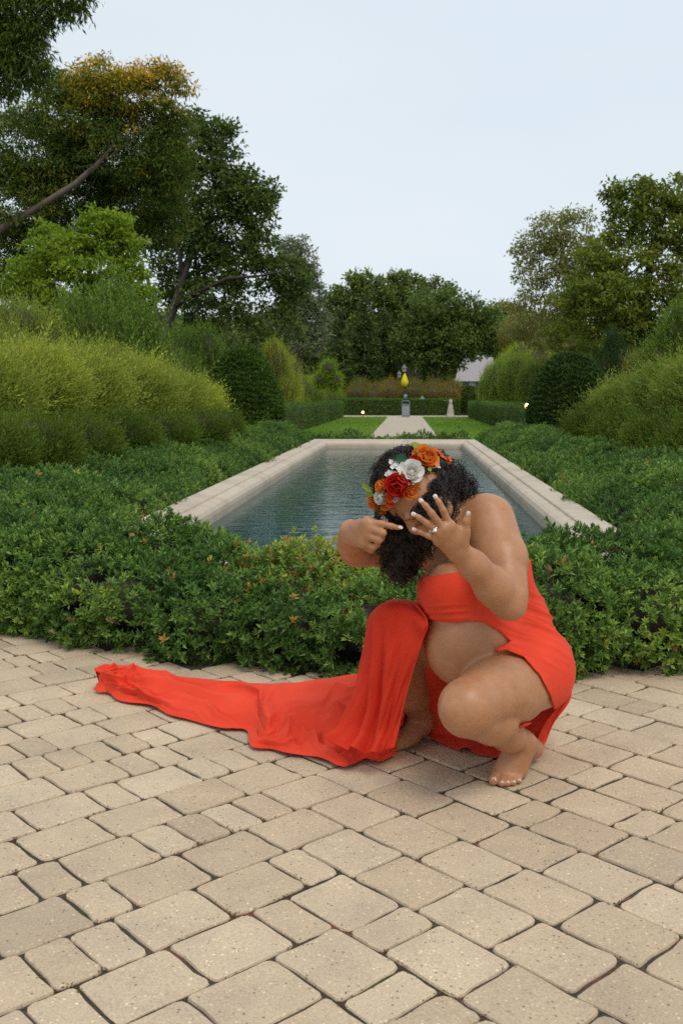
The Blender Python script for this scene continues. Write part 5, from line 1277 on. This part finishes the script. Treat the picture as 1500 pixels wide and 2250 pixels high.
# skull cap of hair behind the hairline
capC = Hp(0, -.022, .026); CAPR = np.array([.083, .096, .090])
def cap_pts(n):
    u = rnd_dir(n); P_ = (u * CAPR); ok = (P_[:, 1] * .8 - P_[:, 2] * .55 < .012) & (P_[:, 2] > -.07)
    P_ = P_[ok]; Nn = norm(P_ / CAPR ** 2)
    return capC + P_ @ HAX, Nn @ HAX
hf = Field()
for c, r3, q in zip(hc, hr, HL):
    hf.ell(c, r3 * (.62 if min(q[3], q[4]) < 18 and q[2] < 2.53 else .86), None, .012)
cf = Field(); cf.ell(capC, CAPR * .97, HAX, .01)
# cut the cap away from the face
Xg = np.meshgrid(AX[0], AX[1], AX[2], indexing='ij', sparse=True)
fcut = sum((Xg[i] - capC[i]) * (HAX[1][i] * .8 - HAX[2][i] * .55) for i in range(3)) - .012
cf.F = np.maximum(cf.F, fcut.astype(np.float32)); hf.union(cf, .012)
# keep the face and hands clear
fz = Hp(-.026, .085, -.012)
hf.F = np.maximum(hf.F, -(np.sqrt(sum((Xg[i] - fz[i]) ** 2 for i in range(3))) - .036).astype(np.float32))
Vh, Qh = surface_nets(hf.F, 2)
hn = fnoise(Vh, 160, 3) * .004
Vh = Vh + hn[:, None] * norm(rnd_dir(len(Vh)) * .3 + np.array([0, 0, 1.0]))
hair_o = plink('hair', mesh_np('hair', toP(Vh), Qh, True, np.full(len(Vh), .2)), HAIRM)
P1, N1 = lobes_surface(hc, hr, 3300, 0.1, .80); P2, N2 = cap_pts(1500)
_fl = [i for i, q in enumerate(HL) if min(q[3], q[4]) < 18 and q[2] < 2.53]; P3, N3 = lobes_surface(hc[_fl], hr[_fl] * .8, 700, 0.1, .5)
Pc = np.concatenate([P1, P2, P3]); Nc = np.concatenate([N1, N2, N3])
ok = np.linalg.norm(Pc - fz, axis=1) > .042; Pc, Nc = Pc[ok], Nc[ok]
k = len(Pc); ns_ = 26; t_ = np.linspace(0, 1, ns_)
ax_ = norm(Nc * .35 + rnd_dir(k) * .55 + np.array([0, 0, -.75])); s1 = norm(np.cross(ax_, rnd_dir(k))); s2 = np.cross(ax_, s1)
ln = rng.uniform(.025, .06, k); cr_ = rng.uniform(.0025, .0062, k); tw = rng.uniform(1.5, 3.5, k); ph = rng.uniform(0, 6.28, k)
an = ph[:, None] + 2 * PI * tw[:, None] * t_[None]; gr = np.minimum(1, .4 + t_ * 2)[None]
Cn = (Pc - Nc * .004)[:, None] + ax_[:, None] * (ln[:, None] * (t_ - .35)[None])[..., None] + (cr_[:, None] * gr)[..., None] * (np.cos(an)[..., None] * s1[:, None] + np.sin(an)[..., None] * s2[:, None]) + Nc[:, None] * (.010 * np.sin(PI * t_))[None, :, None]
d_ = np.linalg.norm(Cn - fz, axis=2, keepdims=True); Cn = np.where(d_ < .040, fz + (Cn - fz) / d_ * .040, Cn)
Tn = norm(np.gradient(Cn, axis=1)); Sn = norm(np.cross(Tn, Nc[:, None] + .3)); Bn_ = np.cross(Tn, Sn)
rd = (rng.uniform(.0006, .0013, k)[:, None] * np.sqrt(np.maximum(1 - t_ ** 3, .04))[None])[..., None]
ring_ = np.stack([Sn * rd, (-.5 * Sn + .866 * Bn_) * rd, (-.5 * Sn - .866 * Bn_) * rd], 2) + Cn[:, :, None]        # (k, ns, 3, 3)
Vc = ring_.reshape(-1, 3); base = (np.arange(k)[:, None, None] * ns_ + np.arange(ns_ - 1)[None, :, None]) * 3; j3 = np.arange(3)[None, None]; j4 = (j3 + 1) % 3
Fc = np.stack([base + j3, base + j4, base + 3 + j4, base + 3 + j3], -1).reshape(-1, 4)
tag(plink('curls', mesh_np('curls', toP(Vc), Fc, True, np.repeat(rng.uniform(0, 1, k) ** 1.6, ns_ * 3)), HAIRM, hair_o), kind='stuff')
# loose ringlets over the face and beside the ear
q = MB()
for (pts, rad) in [([(935, 1095, 2.472), (918, 1108, 2.462), (905, 1120, 2.462), (912, 1136, 2.465)], .004), ([(975, 1090, 2.56), (982, 1115, 2.53), (978, 1140, 2.52), (984, 1165, 2.53)], .005),
                   ([(838, 1128, 2.56), (826, 1140, 2.55), (822, 1152, 2.55), (832, 1160, 2.55)], .005), ([(900, 1180, 2.6), (918, 1200, 2.6), (925, 1225, 2.62), (918, 1245, 2.62)], .005), ([(868, 1240, 2.62), (878, 1262, 2.62), (872, 1280, 2.63)], .005), ([(845, 1150, 2.57), (838, 1165, 2.57), (850, 1180, 2.58)], .005), ([(890, 1255, 2.62), (885, 1275, 2.63), (893, 1286, 2.63)], .004)]:
    for z in range(5):
        c = crom([loc(*p) for p in pts], 40); t2 = np.linspace(0, 1, 40); a_ = 2 * PI * 3 * t2 + z * 2.1
        c = c + np.c_[rad * np.cos(a_), rad * np.sin(a_) * .5, rad * np.sin(a_ + .8)] + rng.normal(0, .0035, 3)
        q.tube(toP(c), .0013 * (1 - .6 * t2), 5)
o = q.mesh('ringlets', True); a_ = o.attributes.new('tint', 'FLOAT', 'POINT'); tag(plink('ringlets', o, HAIRM, hair_o), kind='stuff')
# brows and lashes
q = MB()
for s_ in (-1, 1):
    for z in range(26):
        f = z / 25; p0 = Hp(s_ * (.012 + .038 * f), .0955 - .016 * f * f, .016 + .006 * math.sin(f * 2.4)); q.tube(toP(np.array([p0, p0 + HAX[0] * s_ * .006 + HAX[1] * .001 + HAX[2] * .0025])), [.0007, .0003], 4, False)
    for z in range(14):
        f = z / 13; p0 = Hp(s_ * (.019 + .024 * f), .0815 - .004 * abs(f - .4), -.012); q.tube(toP(np.array([p0, p0 + HAX[1] * .006 - HAX[2] * .004])), [.0006, .0002], 4, False)
o = q.mesh('brows', False); tag(plink('brows', o, HAIRM), kind='stuff')
LIPM = plain('lips', (.30, .10, .085), .4, 0, .08, 30)
q = MB(); q.tube(toP(np.array([Hp(-.021, .081, -.0672), Hp(-.008, .0855, -.0645), Hp(0, .0855, -.0655), Hp(.008, .0855, -.0645), Hp(.021, .081, -.0672)])), [.002, .0048, .0044, .0048, .002], 8); q.tube(toP(np.array([Hp(-.018, .081, -.075), Hp(0, .0850, -.0775), Hp(.018, .081, -.075)])), [.002, .0058, .002], 8)
plink('lips', q.mesh('lips', True), LIPM)

# ---------------------------------------------------------------- nails, ring, pendant
NAIL = plain('nail_pink', (.62, .40, .34), .25, 0, .05, 9, 0, .6); NAILW = plain('nail_white', (.66, .61, .58), .3, 0, .03, 9, 0, .6)
def nail(name, prev, tip, nrm, w_, l_, rad):
    d = norm(tip - prev); n_ = norm(nrm - d * (nrm @ d)); s_ = np.cross(d, n_)
    me = []
    for part, a0, a1 in ((0, -.5, .55), (1, .55, 1.25)):
        V = []
        for i in range(5):
            y = a0 + (a1 - a0) * i / 4
            for j in range(5):
                x = -1 + j / 2; ww = w_ / 2 * (1 if y < .8 else max(.55, 1 - (y - .8) * .9)) * (1 if y > -.3 else .8)
                V.append(tip + d * (y * l_ * .6) + s_ * x * ww + n_ * (rad * (1.03 - .30 * x * x) - .0004 - (.0012 * max(0, y - .4))))
        F_ = [(i * 5 + j, i * 5 + j + 1, i * 5 + j + 6, i * 5 + j + 5) for i in range(4) for j in range(4)]
        me.append((V, F_))
    a_ = MB(); a_.add(toP(np.array(me[0][0])), me[0][1]); na = plink(name, a_.mesh(name, True), NAIL)
    b_ = MB(); b_.add(toP(np.array(me[1][0])), me[1][1]); plink('nail_tip', b_.mesh('nail_tip', True), NAILW, na)
back = np.array([-.10, -.96, .10])
for q_, P_ in enumerate(FL):
    nail('fingernail', P_[-2], P_[-1], back + (np.array([-.5, 0, .1]) if q_ == 4 else 0), .0098 if q_ != 3 else .0082, .0100, (.0061, .0063, .0061, .0055, .0075)[q_])
nail('fingernail', FR[0][-2], FR[0][-1], np.array([0, -.6, .6]), .0100, .0105, .0064)
nail('fingernail', FR[4][-2], FR[4][-1], np.array([0, -.9, -.2]), .0105, .011, .0081)
for q_, (a_, b_) in enumerate(zip(mets, toes)):
    nail('toenail', a_, b_ + np.array([0, -.002, .0]), np.array([0, -.75, .8]), .0135 if q_ == 0 else .0085, .009 if q_ == 0 else .006, (.0135, .0100, .0096, .0092, .0088)[q_])
SILV = plain('silver', (.80, .79, .77), .15, 1.0, .03, 20); GEM, nt, b = new_mat('clear_gem'); b.inputs['Base Color'].default_value = (.9, .92, .95, 1); b.inputs['Roughness'].default_value = .05; b.inputs['Specular IOR Level'].default_value = 1.0
rp = FL[2][0] * .48 + FL[2][1] * .52; rd_ = norm(FL[2][1] - FL[2][0]); ra = norm(np.cross(rd_, [0, 0, 1.])); rb = np.cross(rd_, ra)
q = MB(); an = np.linspace(0, 2 * PI, 28); q.tube(toP(np.array([rp + .0102 * (ra * math.cos(t) + rb * math.sin(t)) for t in an])), .0011, 6); ringo = plink('ring', q.mesh('ring', True), SILV)
gd = norm(back - rd_ * (back @ rd_)); q = MB(); gp = rp + gd * .0122
q.add(toP(ICO2[0] * np.array([.0042, .0036, .0042]) + gp), (), ICO2[1]); plink('gem', q.mesh('gem', False), GEM, ringo)
q = MB()
for t in np.linspace(0, 2 * PI, 8)[:-1]:
    pz = rp + gd * .0108 + (rd_ * math.cos(t) + np.cross(rd_, gd) * math.sin(t)) * .0046; q.add(toP(ICO2[0] * .0012 + pz), (), ICO2[1])
tag(plink('halo_stones', q.mesh('halo_stones', True), SILV, ringo), kind='stuff')
GOLD_ = plain('gold', (.75, .50, .20), .25, 1.0, .03, 20)
# fine chain with a small open pendant lying on the chest
def chest(px, py):
    for D in np.arange(2.40, 2.95, .002):
        p = loc(px, py, D); i_ = ((p - GLO) / VOX).astype(int)
        if (i_ >= 0).all() and (i_ < GN).all() and body.F[tuple(i_)] < .001: return p - np.array([0, .0025, 0])
    return loc(px, py, 2.66)
q = MB(); q.tube(toP(np.array([chest(*p) for p in [(985, 1188), (972, 1194), (960, 1200), (950, 1203), (945, 1203)]])), .0006, 4); neck_o = plink('necklace', q.mesh('necklace', True), GOLD_)
q = MB()
for seg in ([(946, 1204), (944, 1211), (949, 1213), (953, 1212)], [(952, 1203), (952, 1211), (951, 1219)]): q.tube(toP(np.array([chest(*p) - np.array([0, .002, 0]) for p in seg])), .0008, 5)
plink('pendant', q.mesh('pendant', True), GOLD_, neck_o)

# ================================================================ flower crown
def petal_mat(name, c, c2): 
    m, nt, b = new_mat(name); oi = N(nt, 'ShaderNodeObjectInfo'); r = ramp(nt, [(0, c), (1, c2)], oi.outputs['Random'])
    nt.links.new(r.outputs['Color'], b.inputs['Base Color']); b.inputs['Roughness'].default_value = .65; b.inputs['Specular IOR Level'].default_value = .25
    tr = N(nt, 'ShaderNodeBsdfTranslucent'); nt.links.new(r.outputs['Color'], tr.inputs['Color']); mx = N(nt, 'ShaderNodeMixShader', Fac=.25); out = nt.nodes['Material Output']
    nt.links.new(b.outputs['BSDF'], mx.inputs[1]); nt.links.new(tr.outputs['BSDF'], mx.inputs[2]); nt.links.new(mx.outputs['Shader'], out.inputs['Surface']); return m
F_OR = petal_mat('orange_petal', (.82, .25, .035), (.92, .36, .07)); F_RD = petal_mat('red_petal', (.52, .018, .012), (.70, .035, .018)); F_WH = petal_mat('white_petal', (.80, .78, .70), (.88, .87, .82)); F_CO = petal_mat('coral_petal', (.78, .12, .03), (.88, .20, .05)); F_GY = petal_mat('grey_white_petal', (.50, .50, .50), (.65, .65, .66))
F_LF = petal_mat('crown_leaf', (.20, .30, .02), (.30, .38, .04)); F_DL = petal_mat('dark_crown_leaf', (.025, .085, .045), (.03, .10, .05)); F_ST = petal_mat('crown_stem', (.05, .10, .03), (.06, .12, .04))
crown = empty('flower_crown', L2W(*Hp(0, .03, .06)), YAW)
tag(crown, 'crown of orange, red and white flowers worn across the forehead of the woman', 'flower crown')
CB = Hp(0, .03, .06)
def clink(name, me, mat, parent=None):
    o = bpy.data.objects.new(name, me); COL.objects.link(o)
    if not me.materials: me.materials.append(mat)
    o.parent = parent or crown; return o
def petal_mesh(w_, h_, cup, curl, wav):
    V = []; n, m_ = 5, 5
    for i in range(n):
        v = i / (n - 1)
        for j in range(m_):
            u = -1 + 2 * j / (m_ - 1)
            ww = w_ * (.35 + .9 * math.sin(PI * min(v * .62 + .05, .55))) * (1 if v < .8 else 1 - (v - .8) * 1.1)
            y = h_ * v - (.10 * h_ * u * u if v > .5 else 0)
            z = -cup * u * u * w_ * (1 - .3 * v) - curl * h_ * max(0, v - .55) ** 2 * 2.2 + wav * w_ * math.sin(3.5 * u + 2) * v
            V.append((u * ww, y, z))
    F_ = [(i * m_ + j, i * m_ + j + 1, (i + 1) * m_ + j + 1, (i + 1) * m_ + j) for i in range(n - 1) for j in range(m_ - 1)]
    q = MB(); q.add(V, F_); return q.mesh('petal', True)
PMESH = {}
def frame(d):
    d = Vector(d).normalized(); x = d.cross(Vector((.2, .3, .93))).normalized(); return Matrix((x, d.cross(x).normalized(), d)).transposed()
def head_pt(px, py, lift):
    """point on the hair surface under a photograph pixel"""
    for D in np.arange(2.36, 2.9, .003):
        p = loc(px, py, D); q = (p - capC) @ HAX.T
        if ((q / (CAPR + lift)) ** 2).sum() < 1: return p, norm((q / CAPR ** 2) @ HAX)
    best = None                                                        # past the outline: closest approach
    for D in np.arange(2.40, 2.8, .004):
        p = loc(px, py, D); q = (p - capC) @ HAX.T; e_ = ((q / CAPR) ** 2).sum()
        if best is None or e_ < best[0]: best = (e_, p, norm((q / CAPR ** 2) @ HAX))
    return best[1], best[2]
def flower(name, px, py, rpx, mat, kind='rose', lift=.014, lean=(0, -.9, .15), seed=0):
    r3 = random.Random(seed + int(px)); p, n_ = head_pt(px, py, lift); R = rpx * mpp(2.5)
    n_ = norm(n_ * .55 + np.array(lean) * .8); M = frame(n_)
    q = MB()
    if kind == 'rose':
        # spiral heart
        pts = []
        for z in range(60):
            t = z / 59; a = t * 4.2 * PI; pts.append((R * .05 + R * .26 * t, a, R * (.52 - .10 * t)))
        V = []
        for (rr, a, h_) in pts: V += [(rr * math.cos(a), rr * math.sin(a), -R * .1), (rr * 1.05 * math.cos(a), rr * 1.05 * math.sin(a), h_ * .6), (rr * 1.2 * math.cos(a), rr * 1.2 * math.sin(a), h_)]
        q.add(V, [(i * 3 + j, i * 3 + 3 + j, i * 3 + 4 + j, i * 3 + 1 + j) for i in range(59) for j in range(2)])
        layers = [(4, .30, 18, .62, .62), (5, .34, 38, .78, .70), (6, .36, 60, .95, .72), (6, .36, 80, 1.0, .66)]
    elif kind == 'peony':
        for z in range(26):
            a = z * 2.4; rr = R * .32 * math.sqrt(z / 26); c = np.array([rr * math.cos(a), rr * math.sin(a), R * (.30 - .2 * z / 26)])
            q.tube([c - [0, 0, R * .2], c, c + np.array([math.cos(a), math.sin(a), .5]) * R * .10], [R * .05, R * .07, R * .02], 5)
        layers = [(6, .22, 25, .55, .55), (7, .28, 48, .80, .60), (7, .32, 72, 1.0, .62)]
    else:
        q.lathe([(0, R * .22), (R * .10, R * .18), (R * .12, 0)], (0, 0, 0), 8); layers = [(5, .12, 62, 1.0, .52)]
    root = clink(name, q.mesh(name, True), mat); root.matrix_local = Matrix.Translation(Vector(p - CB)) @ M.to_4x4()
    for li, (cnt, r0, tilt, ln_, wd) in enumerate(layers):
        key = (kind, li, rpx, seed)
        if key not in PMESH: PMESH[key] = petal_mesh(R * wd * (.62 if kind != 'star' else .5), R * ln_ * .92, .5 if tilt < 50 else .25, .55 if kind == 'rose' else .3, .12)
        for z in range(cnt):
            a = 2 * PI * (z + .5 * (li % 2) + r3.uniform(-.12, .12)) / cnt; tl = math.radians(tilt + r3.uniform(-9, 9))
            # petal grows along +y, faces +z; stand it up then tilt outwards
            mx = Matrix.Rotation(a, 4, 'Z') @ Matrix.Translation((0, R * r0 * .5, -R * .12 * li)) @ Matrix.Rotation(PI / 2 - tl, 4, 'X') @ Matrix.Rotation(PI, 4, 'Y') @ Matrix.Rotation(r3.uniform(-.15, .15), 4, 'Y') @ Matrix.Scale(r3.uniform(.9, 1.1), 4)
            pm = PMESH[key]; pe = clink('petal', pm.copy() if pm.materials and pm.materials[0] != mat else pm, mat, root); pe.matrix_local = mx
    return root
def crown_leaf(px0, py0, px1, py1, w_, mat, lift=.012):
    a_, n1 = head_pt(px0, py0, lift); b_, n2 = head_pt(px1, py1, lift); L = np.linalg.norm(b_ - a_); d = (b_ - a_) / L; n_ = norm(n1 + np.array([0, -.9, .1])); s_ = norm(np.cross(d, n_)); n_ = np.cross(s_, d)
    V = []
    for i in range(7):
        v = i / 6
        for j in range(5):
            u = -1 + j / 2; V.append(a_ - CB + d * L * v + s_ * u * w_ * math.sin(PI * (v * .94 + .03)) ** .8 * .5 + n_ * (.004 + .10 * L * math.sin(PI * v) + .15 * w_ * abs(u)))
    q = MB(); q.add(V, [(i * 5 + j, i * 5 + j + 1, i * 5 + j + 6, i * 5 + j + 5) for i in range(6) for j in range(4)]); clink('crown_leaf', q.mesh('crown_leaf', True), mat)
# base wreath band
q = MB(); q.tube(crom([head_pt(px, py, .006)[0] - CB for px, py in [(826, 1128), (840, 1096), (873, 1066), (904, 1038), (934, 1010), (962, 1004), (985, 1014)]], 40), .003, 6); clink('wreath_band', q.mesh('wreath_band', True), F_ST)
flower('orange_rose', 934, 1006, 30, F_OR, 'rose', .014, (.15, -.9, .2))
flower('white_flower', 904, 1036, 29, F_WH, 'peony', .016)
flower('red_rose', 873, 1066, 29, F_RD, 'rose', .020, (-.05, -.95, .1))
flower('orange_flower', 902, 1078, 22, F_OR, 'peony', .006, (.4, -.7, -.1))
flower('orange_bud', 836, 1068, 16, F_OR, 'rose', .016, (-.5, -.6, .4))
flower('red_bud', 910, 1009, 11, F_RD, 'rose', .014, (-.1, -.8, .5))
flower('white_rose', 836, 1093, 17, F_WH, 'rose', .018, (-.2, -.9, 0))
for k_, (px, py, rp_, m_) in enumerate([(858, 1092, 13, F_CO), (866, 1081, 11, F_CO), (856, 1104, 12, F_CO), (822, 1107, 17, F_OR), (837, 1119, 15, F_OR), (846, 1112, 11, F_OR), (815, 1094, 10, F_OR)]):
    flower('small_orange_flower', px, py, rp_, m_, 'peony', .014, (-.2 + .1 * k_ % .4, -.9, -.1), k_)
for k_, (px, py) in enumerate([(860, 1016), (871, 1020), (864, 1027), (875, 1029), (857, 1039), (852, 1044), (866, 1042)]): flower('white_blossom', px, py, 8, F_WH, 'star', .014, (-.2, -.8, .4), 0)
for k_, (px, py) in enumerate([(963, 995), (969, 1003), (976, 1009), (986, 1011), (982, 1017), (955, 990)]): flower('coral_blossom', px, py, 8, F_CO, 'star', .014, (.3, -.7, .4), 1)
for k_, (px, py) in enumerate([(955, 1004), (957, 1015), (960, 1024), (842, 1136), (848, 1142), (868, 1098), (872, 1092)]): flower('grey_white_blossom', px, py, 8, F_GY, 'star', .012, (.2, -.8, .2), 2)
for a_ in [(910, 996, 902, 1000, .0), ]: pass
crown_leaf(898, 1013, 866, 1010, .026, F_DL); crown_leaf(915, 1000, 908, 976, .020, F_LF); crown_leaf(872, 1048, 884, 1036, .018, F_LF); crown_leaf(822, 1080, 799, 1061, .016, F_LF); crown_leaf(826, 1084, 809, 1086, .014, F_LF); crown_leaf(938, 1030, 946, 1036, .010, F_LF)
